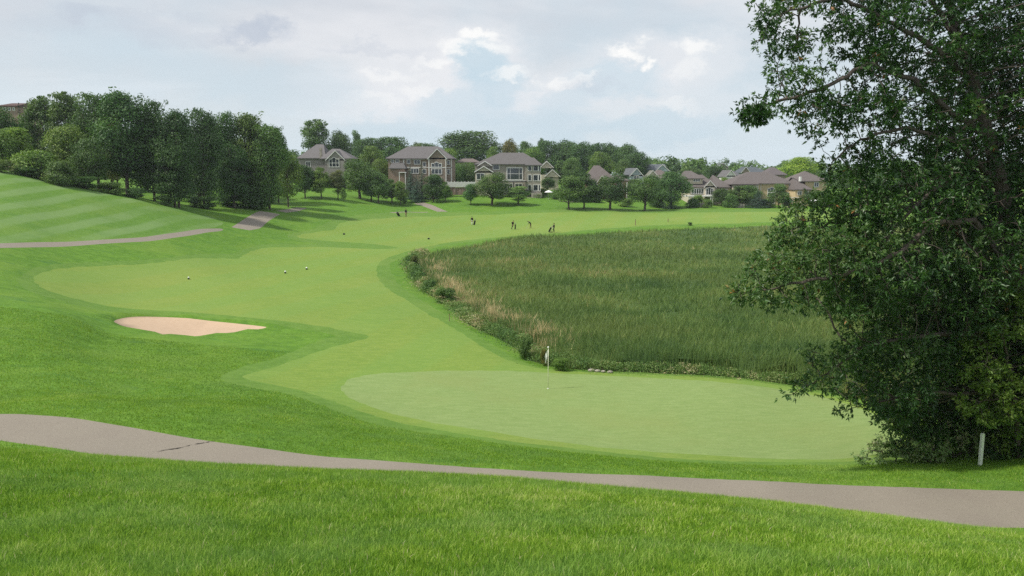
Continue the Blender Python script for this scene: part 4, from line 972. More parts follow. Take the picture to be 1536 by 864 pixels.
h.hips([(1097.6, 1193, 275, 258, 0, 13, 6.0, 6.0), (1097, 1138, 276, 264, -1.2, 6, 3.4, 3.0)], (1.12,1.02,1.0,1)); h.trim([(1138.6, 1192, 275.4, 276.6, 0), (1141.4, 1142.2, 277, 306, 0), (1136.4, 1138, 277, 308, 0)])
h.win(1152.6, 1164, 283, 288, 0, 3, 1, True, .14, [.3,.7]); h.win(1152.6, 1164, 289.6, 294.6, 0, 3, 1, False, .14, [.3,.7])
for a in ((1174.8, 1177.4, 277.6, 282, 0),(1184.4, 1187, 277.6, 282, 0),(1179.6, 1186, 288.8, 293, 0, 2),(1153, 1163, 299, 305, 0, 3),(1105, 1110, 280, 286, -1.2),(1117, 1124, 280, 287, -1.2, 2)): h.win(*a)
h.solid('balcony', [(1177, 1192, 299, 300.4, -2.6, -.02), (1177.4, 1178.6, 300.6, 312, -2.5, -2.3), (1190, 1191.4, 300.6, 312, -2.5, -2.3)], M['cream']); h.solid('railing', [(1177, 1192, 295, 295.6, -2.6, -2.5)] + [(1177.3+i*1.5, 1177.7+i*1.5, 295.6, 298.9, -2.58, -2.52) for i in range(10)], M['darkrail'])
h.win(1180, 1188, 302, 309, 0, 2)
h = House('yellow_house', 'yellow tan house with stacked roofs and a turret roof, rightmost beyond the near tree', 1212, 218, 310)
h.wall([(1194, 1217, 283.6, -1, 8), (1208, 1240, 270.6, 3, 14)], M['tan']); h.hips([(1192.6, 1219, 284, 266, -1, 9, 1.2, 4.2), (1190, 1244, 271.4, 256.4, 3, 14, 5.0, 5.0)], (1.15,1.03,1.0,1)); h.solid('chimney', [(1199.6, 1202.2, 265, 272, 1, 1.8)], M['white'])
for a in ((1198, 1203, 287, 292, -1, 2),(1209, 1213, 287, 292, -1),(1222, 1228, 274, 280, 3, 2)): h.win(*a)
h.solid('balcony', [(1190, 1204, 296, 297.4, -3.6, -1.02), (1190.4, 1192, 297.6, 312, -3.5, -3.2), (1202, 1203.4, 297.6, 312, -3.5, -3.2)], M['cream'])
h = House('hilltop_brick_house', 'top of a brick house over the dark wood at the far left', 22, 190, 178)
h.wall([(9, 35, 158.4, 0, 10)], M['brick']); h.hips([(8, 36, 158.6, 154.8, 0, 10, .2, .2)], (.9,.6,.55,1)); h.win(15, 18, 162, 165, 0); h.win(22, 25, 162, 165, 0); h.win(29, 31, 162, 165, 0)

# white fence on its retaining wall
fY = 210; fx = lambda u: float(ray(u, 280)[0])*fY; fz = lambda v: CAMZ + float(ray(700, v)[1])*fY
o = empty('picket_fence', (fx(692), fY, fz(281))); tag(o, 'white fence standing on a brown retaining wall between two houses', 'fence')
L = lambda u: fx(u) - fx(692)
mb = MB()
for i in range(80): x_ = L(671.5) + (L(713)-L(671.5))*i/80; mb.box(x_, x_+.07, -.02, .02, .08, fz(272.8)-fz(281))
mb.build('pickets', M['white'], o); mb = MB(); mb.box(L(671.5), L(713), .022, .07, .25, .35); mb.box(L(671.5), L(713), .022, .07, 1.15, 1.25); mb.build('rail', M['white'], o)
for i in range(9): mb = MB(); x_ = L(671.5) + (L(713)-L(671.5))*i/8; mb.box(x_-.06, x_+.06, .072, .19, 0, fz(271.8)-fz(281)); mb.build('post', M['white'], o)
def rock_wall(name, label, u0, u1, v0, v1, Y, mat, th=.7, wob=.12, cat='wall', arc=0.):
    r_ = np.random.default_rng(int(u0)); xa, xb = [float(ray(u, 290)[0])*Y for u in (u0, u1)]; z0, z1 = [CAMZ + float(ray(768, v)[1])*Y for v in (v1, v0)]
    mb = MB(); n = max(4, int((xb-xa)/.7)); xm = (xa+xb)/2
    for i in range(n):
        a = xa + (xb-xa)*i/n - xm; b = xa + (xb-xa)*(i+1)/n - xm - .03; k = (i+.5)/n*2-1; dy = arc*k*k; zz = (z1-z0)*(1 - .35*abs(k)*bool(arc)) + r_.normal(0, wob)*.4
        rows_ = max(1, int(zz/.45))
        for j in range(rows_): mb.box(a + r_.normal(0,.03), b + r_.normal(0,.03), dy + r_.normal(0,.05), dy + th, zz*j/rows_ + (.02 if j else -1.0), zz*(j+1)/rows_)
    return tag(mb.build(name, mat, loc=(xm, Y, z0)), label, cat, 'garden retaining walls')
M['palestone'] = flat_mat('pale_limestone', c3(.36,.33,.28), .9, .15, .3, 2.5, .4)
rock_wall('retaining_wall', 'brown retaining wall under the white fence', 671.5, 704, 281, 286.6, 210.2, M['brick'])
rock_wall('boulder_wall', 'pale curved boulder edging left in the rock garden', 755, 773, 295.4, 299, 211, M['palestone'], arc=-1.0)
rock_wall('boulder_wall', 'pale curved boulder edging in the middle of the rock garden', 783, 797, 296, 301.5, 211, M['palestone'], arc=-1.0)
rock_wall('patio_wall', 'cream patio slab wall at the foot of the stone house bay', 797, 813, 289.4, 293, 212, M['palestone'], 2.0, .02)
rock_wall('boulder_wall', 'low boulder wall behind the round headed lawn tree', 838, 868, 301.5, 304.5, 210, M['palestone'])
rock_wall('boulder_wall', 'dark low garden wall along the lawn edge under the umbrella', 757, 850, 301.8, 304.6, 209, M['stone'], wob=.05)
rock_wall('boulder_wall', 'pale low wall left of the tan house', 1098, 1118, 306, 309, 211, M['palestone'])
rock_wall('boulder_wall', 'pale stones by the porch of the white trimmed house', 1044, 1062, 304.5, 308.5, 211.5, M['palestone'])
# ------------------------------------------------------------------ small things on the course
M['blackp'] = flat_mat('black_plastic', c3(.012,.012,.013), .5, .4); M['whitep'] = flat_mat('white_paint', c3(.90,.90,.88), .45, .4, .05, 6)
M['skin'] = flat_mat('skin', c3(.42,.24,.16), .6, .3, .05); M['steel'] = flat_mat('grey_metal', c3(.35,.35,.36), .35, .6, .05)
M['navy'] = flat_mat('dark_navy_cloth', c3(.012,.015,.026), .9, .1); M['blackc'] = flat_mat('black_cloth', c3(.012,.012,.012), .9, .1); M['whitec'] = flat_mat('white_cloth', c3(.75,.75,.74), .9, .1, .05)
M['khaki'] = flat_mat('khaki_cloth', c3(.22,.16,.10), .9, .1); M['hair'] = flat_mat('dark_hair', c3(.02,.015,.012), .7, .2); M['redc'] = flat_mat('dark_red_cloth', c3(.12,.02,.02), .9, .1)
M['yelp'] = flat_mat('pale_yellow_fibreglass', c3(.72,.72,.55), .4, .4, .05)
def lathe(mb, prof, n=16, cx=0, cy_=0):
    b = len(mb.v)
    for r_, z in prof:
        for j in range(n): a = 2*math.pi*j/n; mb.v.append((cx + r_*math.cos(a), cy_ + r_*math.sin(a), z))
    for i in range(len(prof)-1):
        for j in range(n): mb.f.append([b+i*n+j, b+i*n+(j+1)%n, b+(i+1)*n+(j+1)%n, b+(i+1)*n+j]); mb.mi.append(mb.cur)
    mb.f.append([b+j for j in range(n)][::-1]); mb.mi.append(mb.cur); mb.f.append([b+(len(prof)-1)*n+j for j in range(n)]); mb.mi.append(mb.cur)
# flagstick on the green
fx_, fy_, fz_ = cast([(822, 583)])[0]
o = empty('flagstick', (fx_, fy_, fz_)); tag(o, 'flagstick with limp white flag standing in the putting green cup', 'golf flag')
top = float(CAMZ + ray(822, 521.5)[1]*fy_ - fz_)
mb = MB(); mb.tube([(0,0,-.12), (.004,0,top*.5), (.012,0,top)], [.019,.017,.013], 10); mb.build('pole', M['yelp'], o, True)
mb = MB(); lathe(mb, [(.0,top-.02),(.035,top-.015),(.045,top+.02),(.035,top+.055),(.0,top+.065)], 12); mb.build('knob', M['whitep'], o, True)
def flag_cloth():
    mb = MB(); nu, nv = 14, 18
    for side in (0, 1):
        b = len(mb.v)
        for j in range(nv+1):
            for i in range(nu+1):
                a, t_ = i/nu, j/nv; drop = a*.30 + .10*a*a; fold = math.sin(a*11 + t_*1.5)*.035*(.25+a)
                x = .015 - (.21*a**.8)*(1 - .45*t_*a) ; y = fold + .012*side; z = top - .10 - t_*.42*(1-.12*a) - drop*1.0
                mb.v.append((x - .02*math.sin(t_*5+a*4)*a, y, z))
        for j in range(nv):
            for i in range(nu):
                p = b + j*(nu+1) + i; q = [p, p+1, p+nu+2, p+nu+1]; mb.f.append(q if side else q[::-1]); mb.mi.append(1 if (j > 13 and i < 5) else 0)
    return mb.build('flag', [M['whitec'], M['blackc']], o, True)
flag_cloth()
mb = MB(); lathe(mb, [(.056,.004),(.056,.010),(.048,.010),(.048,.0035)], 20); mb.build('cup_rim', M['whitep'], o)
# white boundary stake at the right
sx_, sy_, sz_ = cast([(1470, 698)])[0]; hh = float(CAMZ + ray(1470, 650)[1]*sy_ - sz_)
o = empty('boundary_stake', (sx_, sy_, sz_), R(12)); tag(o, 'square white boundary stake standing in the grass beside the thicket', 'stake')
mb = MB(); w_ = .048; mb.box(-w_, w_, -w_, w_, -.3, hh-.012); k = len(mb.v); mb.v += [(-w_,-w_,hh-.012),(w_,-w_,hh-.012),(w_,w_,hh-.012),(-w_,w_,hh-.012),(-w_*.7,-w_*.7,hh),(w_*.7,-w_*.7,hh),(w_*.7,w_*.7,hh),(-w_*.7,w_*.7,hh)]
for f_ in ((0,1,5,4),(1,2,6,5),(2,3,7,6),(3,0,4,7),(4,5,6,7)): mb.f.append([k+i for i in f_]); mb.mi.append(0)
mb.build('post', M['whitep'], o)
# practice markers on the near fairway: pale ball top over a black cup
for (u, v, lb) in ((283,419,'pale topped black tee marker on the left of the broad fairway'),(428,410,'pale topped black tee marker, middle one of the broad fairway'),(460,404.5,'pale topped black tee marker near the upper edge of the broad fairway')):
    x, y, z = cast([(u, v)])[0]; o = empty('tee_marker', (x, y, z)); tag(o, lb, 'tee marker', 'tee markers on the fairway')
    s = y/75*.62; mb = MB(); lathe(mb, [(.10*s,-.02),(.15*s,.05*s),(.15*s,.17*s),(.10*s,.20*s)], 14); mb.build('base', M['blackp'], o, True)
    mb = MB(); lathe(mb, [(.05*s,.20*s),(.12*s,.24*s),(.13*s,.32*s),(.08*s,.39*s),(.0,.41*s)], 14); mb.build('cap', M['whitep'], o, True)
for (u, v, lb) in ((643,359,'small black marker block on the far fairway left of the reeds'),(516,352,'small dark marker block on the fairway under the path bend')):
    x, y, z = cast([(u, v)])[0]; o = empty('distance_marker', (x, y, z)); o.scale = (.6, .6, .8); tag(o, lb, 'marker', 'dark marker blocks')
    mb = MB(); mb.box(-.28, .28, -.12, .12, -.05, .24); mb.build('block', M['blackp'], o); mb = MB(); mb.poly([(-.28,-.12,.243),(.28,-.12,.243),(.2,.0,.32),(-.2,.0,.32)]); mb.poly([(-.2,.0,.32),(.2,.0,.32),(.28,.12,.243),(-.28,.12,.243)]); mb.poly([(.28,-.12,.243),(.28,.12,.243),(.2,0,.32)]); mb.poly([(-.28,.12,.243),(-.28,-.12,.243),(-.2,0,.32)]); mb.build('top', M['blackp'], o)
for (u, v, vt, lb) in ((610,409,399,'thin dark stake at the left tip of the reed bed'),(674,482,470,'thin dark stake in the rough between fairway and reeds'),(953,338,329,'thin marker pole on the far fairway above the reeds'),(1002,333,328,'faint short pole on the far fairway')):
    x, y, z = cast([(u, v)])[0]; t_ = float(CAMZ + ray(u, vt)[1]*y - z); o = empty('hazard_stake', (x, y, z)); tag(o, lb, 'stake', 'thin stakes on the course')
    mb = MB(); mb.tube([(0,0,-.1),(0.02,0,t_*.9)], [.035*y/70, .03*y/70], 6); mb.build('pole', M['khaki'], o); mb = MB(); mb.tube([(0.02,0,t_*.9+.002),(0.02,0,t_)], [.032*y/70, .02*y/70], 6); mb.build('tip', M['blackp'], o)
# patio umbrella and furniture
def umbrella(u, v, Y, lb, w=2.3, top_=2.3):
    x = float(ray(u, v)[0])*Y; z = h1(x, Y); z = max(z, float(CAMZ + ray(u, v)[1]*Y)-2.3); o = empty('patio_umbrella', (x, Y, z)); tag(o, lb, 'umbrella', 'patio umbrellas')
    mb = MB(); mb.tube([(0,0,0),(0,0,top_)], .03, 8); mb.build('pole', M['steel'], o)
    mb = MB(); n = 8; b = 0
    for r_, zz in ((w/2, top_-.55), (w/4, top_-.2), (.04, top_+.02)):
        for j in range(n): a = 2*math.pi*j/n; mb.v.append((r_*math.cos(a), r_*math.sin(a), zz))
    for i in range(2):
        for j in range(n): mb.f.append([i*n+j, i*n+(j+1)%n, (i+1)*n+(j+1)%n, (i+1)*n+j]); mb.mi.append(0)
    mb.f.append([2*n+j for j in range(n)]); mb.mi.append(0); mb.build('canopy', M['whitec'], o)
    mb = MB(); lathe(mb, [(.3,-.02),(.3,.05),(.06,.09)], 12); mb.build('base', M['steel'], o)
umbrella(823, 290, 211.5, 'whitish umbrella in the garden right of the stone house'); umbrella(1220, 302, 211, 'white umbrella by the patio of the yellow house', 2.2)
# pale rocks at the marsh edge below the reeds
for i, (u, s, lb) in enumerate(((886,.34,'leftmost of the pale rocks at the reed edge'),(896,.26,'second pale rock from the left at the reed edge'),(905,.22,'third pale rock from the left at the reed edge'),(916,.28,'rightmost pale rock at the reed edge'))):
    x, y, z = cast([(u, 557 + i*.8)])[0]; bm = bmesh.new(); bmesh.ops.create_icosphere(bm, subdivisions=2, radius=s*.5)
    for vv in bm.verts: k = 1 + .22*math.sin(vv.co.x*9+i) * math.cos(vv.co.y*8); vv.co = Vector((vv.co.x*1.25*k, vv.co.y*.8*k, vv.co.z*.6*k))
    me = bpy.data.meshes.new('shore_rock'); bm.to_mesh(me); bm.free(); me.materials.append(M['palestone']); tag(link('shore_rock', me, None, (x, y, z+.06)), lb, 'rock', 'pale rocks at the reed edge')
# crack and drain spot on the near path: shallow dark strips lying on the asphalt
def strip(name, px, w_, mat, parent=None):
    p = cast(catmull(np.array(px, float), False, 3)); r_ = np.random.default_rng(3); mb = MB(); L_ = []; Q_ = []
    for i, q in enumerate(p):
        ww = w_*(.4 + r_.random()*.9)*(.3 if i in (0, len(p)-1) else 1); a = Vector(q) + Vector((r_.normal(0,.012), -ww, 0)); b = Vector(q) + Vector((r_.normal(0,.012), ww, 0)); L_.append((a.x, a.y, h1(a.x, a.y)+.016)); Q_.append((b.x, b.y, h1(b.x, b.y)+.016))
    for i in range(len(p)-1): mb.poly([L_[i], L_[i+1], Q_[i+1], Q_[i]])
    return mb.build(name, mat)
M['tar'] = flat_mat('dark_crack', c3(.035,.03,.027), .95, .1)
tag(strip('path_crack', [(236,678),(250,675),(262,673.5),(275,671),(288,667.5),(300,665.5),(312,663.5),(322,662)], .028, M['tar']), 'dark crack running across the near cart path', 'crack', None, 'structure')

# ------------------------------------------------------------------ people
def person(u, v, hgt, pose, shirt, trousers, face, label, hat=None, extra=None, group='golfers on the far fairway'):
    """pose: dict of joint offsets; one skinned body, clothes by face material"""
    x, y, z = cast([(u, v)])[0]; o = empty('person', (x, y, z), face); tag(o, label, 'person', group)
    s = hgt/1.75; J = dict(pel=(0,0,.93), wst=(0,0,1.06), chs=(0,.0,1.30), nck=(0,0,1.48), hed=(0,.01,1.60), top=(0,0,1.72), nose=(0,-.12,1.60),
        hipL=(.09,0,.9), kneL=(.10,-.02,.50), ankL=(.11,0,.09), toeL=(.12,-.17,.04), hipR=(-.09,0,.9), kneR=(-.10,-.02,.50), ankR=(-.11,0,.09), toeR=(-.12,-.17,.04),
        shL=(.19,0,1.42), elL=(.24,.02,1.15), wrL=(.25,-.06,.90), haL=(.25,-.09,.80), shR=(-.19,0,1.42), elR=(-.24,.02,1.15), wrR=(-.25,-.06,.90), haR=(-.25,-.09,.80)); J.update(pose)
    for sd_ in 'LR':
        hx = Vector(J['ha'+sd_]); wx = Vector(J['wr'+sd_]); d = (hx-wx).normalized(); sdv = d.cross(Vector((0,1,0))) if abs(d.y) < .9 else Vector((1,0,0)); sdv.normalize()
        for k in range(4): J['f%d%s' % (k, sd_)] = tuple(hx + d*(.085-.012*abs(k-1)) + sdv*(k-1.5)*.024)
        J['th'+sd_] = tuple(wx + d*.06 + Vector((0,-.05,0)))
    E = [('pel','wst'),('wst','chs'),('chs','nck'),('nck','hed'),('hed','top'),('hed','nose')]
    for sd_ in 'LR': E += [('pel','hip'+sd_),('hip'+sd_,'kne'+sd_),('kne'+sd_,'ank'+sd_),('ank'+sd_,'toe'+sd_),('chs','sh'+sd_),('sh'+sd_,'el'+sd_),('el'+sd_,'wr'+sd_),('wr'+sd_,'ha'+sd_),('wr'+sd_,'th'+sd_)] + [('ha'+sd_,'f%d%s' % (k,sd_)) for k in range(4)]
    rad = dict(pel=.15, wst=.135, chs=.155, nck=.06, hed=.10, top=.075, nose=.02, hip=.10, kne=.065, ank=.045, toe=.04, sh=.07, el=.047, wr=.032, ha=.035, th=.012)
    ks = list(J); me = bpy.data.meshes.new('body'); me.from_pydata([Vector(J[k])*s for k in ks], [(ks.index(a), ks.index(b)) for a, b in E], [])
    tmp = bpy.data.objects.new('tmp', me); COL.objects.link(tmp); md = tmp.modifiers.new('s', 'SKIN'); sv = me.skin_vertices[0].data
    for i, k in enumerate(ks):
        q = rad.get(k, rad.get(k[:-1], .009)); sv[i].radius = (q*s, q*s); sv[i].use_root = (k == 'pel')
    tmp.modifiers.new('u', 'SUBSURF').levels = 1
    dg = bpy.context.evaluated_depsgraph_get(); m2 = bpy.data.meshes.new_from_object(tmp.evaluated_get(dg)); m2.name = 'body'; bpy.data.objects.remove(tmp)
    m2.materials.clear()
    for mm in (M['skin'], shirt, trousers, M['blackc']): m2.materials.append(mm)
    kv = [(k, Vector(J[k])*s) for k in ks]
    def cls(c):
        k = min(kv, key=lambda q: (q[1]-c).length)[0]
        if k in ('pel',) or k[:3] in ('hip','kne'): return 2
        if k[:3] == 'ank': return 2 if c.z > .12*s else 3
        if k[:3] == 'toe': return 3
        if k in ('wst','chs') or k[:2] in ('sh','el'): return 1
        return 0
    for p in m2.polygons: p.material_index = cls(p.center); p.use_smooth = True
    b = link('body', m2, o)
    # hair or cap
    hd = Vector(J['hed'])*s; tp = Vector(J['top'])*s; ax = (tp-hd).normalized(); bm = bmesh.new(); bmesh.ops.create_icosphere(bm, subdivisions=2, radius=.118*s)
    for vv in list(bm.verts):
        if vv.co.z < -.01: bm.verts.remove(vv)
    me = bpy.data.meshes.new('hair'); bm.to_mesh(me); bm.free(); me.materials.append(hat or M['hair']); c = link('cap' if hat else 'hair', me, o, hd + ax*.035*s); c.rotation_euler = ax.to_track_quat('Z', 'Y').to_euler()
    return o, x, y, z
person(708, 337.5, 1.75, dict(kneL=(.13,-.12,.5), ankL=(.14,-.05,.09), toeL=(.15,-.22,.04)), M['blackc'], M['whitec'], .4, 'golfer in black shirt and white trousers, left of the reed bed')
person(769, 344, 1.75, dict(chs=(.06,-.06,1.28), nck=(.10,-.1,1.44), hed=(.12,-.12,1.56), top=(.13,-.12,1.68), nose=(.13,-.24,1.55), ankL=(-.25,.25,.12), kneL=(-.02,.02,.5), toeL=(-.25,.1,.04), ankR=(-.20,-.2,.09), toeR=(-.2,-.36,.04), elR=(-.12,.15,1.12), wrR=(-.02,.0,.95), haR=(-.0,-.07,.9)), M['blackc'], M['blackc'], .2, 'golfer all in black leaning forward beside a small bag')
bent = dict(pel=(.12,.0,.90), wst=(.05,-.05,1.02), chs=(-.12,-.12,1.18), nck=(-.27,-.18,1.27), hed=(-.38,-.2,1.32), top=(-.48,-.2,1.38), nose=(-.42,-.28,1.24), hipL=(.17,0,.86), hipR=(.07,0,.86), shL=(-.14,.02,1.28), shR=(-.2,-.28,1.22), elL=(-.28,-.05,1.02), elR=(-.32,-.25,.98), wrL=(-.36,-.16,.84), wrR=(-.38,-.2,.83), haL=(-.38,-.17,.76), haR=(-.4,-.2,.75), kneL=(.17,-.05,.5), kneR=(.05,-.05,.5), ankL=(.22,0,.09), ankR=(.0,0,.09), toeL=(.15,-.14,.04), toeR=(-.1,-.12,.04))
o, *_r = person(795, 342.5, 1.78, bent, M['navy'], M['khaki'], .1, 'golfer in dark shirt and khaki trousers bending over a shot')
def club(x, y, z, a, b, lb):
    o = empty('golf_club', (x, y, z)); tag(o, lb, 'golf club'); mb = MB(); mb.tube([a, b], [.016,.012], 6); mb.build('shaft', M['steel'], o); mb = MB(); mb.box(b[0]-.09, b[0]+.05, b[1]-.03, b[1]+.03, b[2]-.04, b[2]+.02); mb.build('head', M['steel'], o)
club(_r[0], _r[1], _r[2], (-.42,-.25,.86), (-.75,-.4,.05), 'golf club held by the bending golfer')
p4 = person(831, 348.5, 1.75, dict(elL=(.2,-.12,1.12), wrL=(.1,-.32,1.0), haL=(.06,-.38,.98), elR=(-.2,-.12,1.12), wrR=(-.12,-.32,1.0), haR=(-.1,-.38,.98), kneL=(.08,-.2,.52), ankL=(.09,-.12,.1), toeL=(.1,-.28,.05), kneR=(-.09,.0,.5), ankR=(-.1,.2,.12), toeR=(-.1,.06,.04)), M['blackc'], M['navy'], -1.3, 'golfer in dark clothes pushing a trolley, rightmost of the group')
person(609, 325.5, 1.8, dict(), M['navy'], M['khaki'], .8, 'slim golfer standing under the lone tiny tree', group=None)
def trolley(u, v, lb):
    x, y, z = cast([(u, v)])[0]; o = empty('golf_trolley', (x, y, z), -1.2); tag(o, lb, 'golf trolley'); 
    for sx in (-.34, .34):
        mb = MB(); ring = [(sx, .16*math.cos(a)*1.0, .17 + .16*math.sin(a)) for a in [2*math.pi*i/14 for i in range(15)]]; mb.tube(ring, .025, 6, False); mb.tube([(sx,-.14,.17),(sx,.14,.17)], .01, 5); mb.tube([(sx,0,.03),(sx,0,.31)], .01, 5); mb.build('wheel', M['blackp'], o)
    mb = MB(); mb.tube([(-.34,0,.17),(.34,0,.17)], .018, 6); mb.tube([(0,-.5,.12),(0,.0,.35),(0,.45,1.0)], .022, 6); mb.tube([(-.15,.45,1.0),(.15,.45,1.0)], .02, 6); mb.build('frame', M['steel'], o)
    mb = MB(); mb.tube([(0,-.42,.16),(0,-.38,.3),(0,.02,.95)], [.13,.15,.16], 12); mb.build('bag', M['blackc'], o)
    for k in range(5): mb = MB(); a = (.06*math.cos(k*1.3), .02+.05*math.sin(k*1.3), .94); mb.tube([a, (a[0]*1.4, a[1]+.16, 1.2)], .01, 5); mb.box(a[0]*1.4-.05, a[0]*1.4+.05, a[1]+.13, a[1]+.2, 1.19, 1.25); mb.build('club', M['steel'], o)
trolley(826.5, 349, 'black golf bag on a two wheeled trolley beside the rightmost golfer')
def bag(u, v, lb, tilt, sc=1.0):
    x, y, z = cast([(u, v)])[0]; o = empty('golf_bag', (x, y, z)); tag(o, lb, 'golf bag', 'golf bags on the grass'); o.rotation_euler = (0, tilt, .3)
    mb = MB(); mb.tube([(0,0,.0),(0,0,.1),(0,0,.5),(0,0,.95)], [.14*sc,.17*sc,.16*sc,.17*sc], 12); mb.build('body', M['blackc'], o, True)
    mb = MB(); mb.box(-.12*sc,.12*sc,-.27*sc,-.17*sc,.2,.6); mb.build('pocket', M['blackc'], o)
    for k in range(4): mb = MB(); a = (.07*math.cos(k*1.6), .07*math.sin(k*1.6), .93); mb.tube([a, (a[0]*1.3, a[1]*1.3, 1.18)], .012, 5); mb.box(a[0]*1.3-.05, a[0]*1.3+.05, a[1]*1.3-.02, a[1]*1.3+.03, 1.18, 1.24); mb.build('club', M['steel'], o)
bag(599, 324.5, 'leaning black golf bag left of the slim golfer', -.5, 1.5); bag(711, 337.5, 'black golf bag at the feet of the white trousered golfer', .25, 1.0); bag(772.5, 344, 'small dark bag behind the golfer in black', .1, .7)

# ------------------------------------------------------------------ the big near tree: limbs grown towards points in its crown
def blob_pts(bl, r_, per=26.0, holes=()):
    A = []; B = []
    for bi, (u, v, ru, rv, Y, *w_) in enumerate(bl):
        c = np.array(P(u, v, Y)); m = Y/FPX; rx, rz = ru*m, rv*m; ry = .5*(rx + rz)*1.0
        n = int(per * rx*ry*rz * (w_[0] if w_ else 1)) + 6
        d = r_.normal(size=(n, 3)); d /= np.linalg.norm(d, axis=1)[:, None]; d *= r_.random(n)[:, None]**(1/2.2)
        A.append(c + d*[rx, ry, rz]); B.append(np.full(n, bi))
    A = np.vstack(A); B = np.concatenate(B)
    for (u, v, ru, rv, Y, dep) in holes:
        c = np.array(P(u, v, Y)); m = Y/FPX; k = ((A - c)/[ru*m, dep, rv*m]); keep_ = (k**2).sum(1) > 1; A, B = A[keep_], B[keep_]
    return A, B
def grow(guides, A, step=.34, infl=2.4, kill=.50, iters=150):
    nodes = []; par = []
    for g in guides:
        start, pts = g[0], [Vector(p) for p in g[1:]]
        if start is None: last = -1; cur = pts[0]; nodes.append(np.array(cur)); par.append(-1); last = len(nodes)-1; rest = pts[1:]
        else:
            dd_ = np.array([np.linalg.norm(np.array(n_) - np.array(pts[0])) for n_ in nodes]); last = int(dd_.argmin()); cur = Vector(nodes[last]); rest = pts
        for q in rest:
            L_ = (q - cur).length; k = max(1, int(L_/step)); c0 = cur.copy()
            for i in range(1, k+1):
                p = c0.lerp(q, i/k) + Vector((rnd.gauss(0,.03), rnd.gauss(0,.03), rnd.gauss(0,.03))); nodes.append(np.array(p)); par.append(last); last = len(nodes)-1
            cur = q
    N = np.array(nodes); A = A.copy(); near = np.zeros(len(A), int); nd = np.full(len(A), 1e9)
    def upd(new0):
        nonlocal near, nd
        Q = N[new0:]
        for s in range(0, len(Q), 400):
            q = Q[s:s+400]; d = np.sqrt(((A[:, None] - q[None])**2).sum(-1)); j = d.argmin(1); m = d[np.arange(len(A)), j]; b = m < nd; nd[b] = m[b]; near[b] = j[b] + new0 + s
    upd(0)
    for it in range(iters):
        live = nd > kill; A, near, nd = A[live], near[live], nd[live]
        if not len(A): break
        R_ = infl if it < 100 else 99
        act = nd < R_
        if not act.any(): infl += 1; continue
        d = A[act] - N[near[act]]; d /= np.linalg.norm(d, axis=1)[:, None]; acc = np.zeros_like(N); np.add.at(acc, near[act], d); idx = np.unique(near[act])
        dr = acc[idx]; dr /= np.linalg.norm(dr, axis=1)[:, None] + 1e-9; dr += rng.normal(size=dr.shape)*.16; dr[:, 2] += .03; dr /= np.linalg.norm(dr, axis=1)[:, None]
        new = N[idx] + dr*step; n0 = len(N); N = np.vstack([N, new]); par += list(idx); upd(n0)
    return N, np.array(par)
def tree_meshes(N, par, tip_r=.011, expo=2.35, rmax=.42):
    n = len(N); kids = [[] for _ in range(n)]
    for i, p in enumerate(par):
        if p >= 0: kids[p].append(i)
    order = np.argsort([0]*n); r = np.zeros(n); depth = np.zeros(n, int)
    for i in range(n-1, -1, -1):
        if not kids[i]: r[i] = tip_r; depth[i] = 0
        else: r[i] = sum(r[k]**expo for k in kids[i])**(1/expo); depth[i] = 1 + max(depth[k] for k in kids[i])
        r[i] = min(max(r[i], tip_r), rmax)
    V, F = [], []
    def seg(a, b, ra, rb, k):
        d = b - a; L_ = np.linalg.norm(d) + 1e-9; d = d/L_; up = np.array([0,0,1.]) if abs(d[2]) < .9 else np.array([1.,0,0]); s1 = np.cross(d, up); s1 /= np.linalg.norm(s1); s2 = np.cross(d, s1); o = len(V)
        for c, rr in ((a, ra), (b, rb)):
            for j in range(k): t_ = 2*math.pi*j/k; V.append(c + (s1*math.cos(t_) + s2*math.sin(t_))*rr)
        for j in range(k): F.append((o+j, o+(j+1) % k, o+k+(j+1) % k, o+k+j))
    for i in range(n):
        p = par[i]
        if p >= 0: seg(N[p], N[i] + (N[i]-N[p])*.03, min(r[p], r[i]*1.25), r[i], 8 if r[i] > .08 else (5 if r[i] > .03 else 3))
    return np.array(V), np.array(F), r, depth
def near_leaves(N, depth, r_, per, size, tintf, maxdepth=3, spread=.30, droop=.25, aspect=.5):
    idx = np.where(depth <= maxdepth)[0]; k = r_.poisson(per, len(idx)); ii = np.repeat(idx, k); n = len(ii)
    off = r_.normal(size=(n, 3)); off /= np.linalg.norm(off, axis=1)[:, None]; off *= (spread*r_.random(n)**.6)[:, None]
    c = N[ii] + off*[1,1,.8]; nr = r_.normal(size=(n,3))*.65 + [0,0,.75] + off*1.2
    v, f, t_ = leaf_quads(c, nr, size*r_.uniform(.6, 1.35, n), tintf(c, n), r_, aspect, .35); return v, f, t_
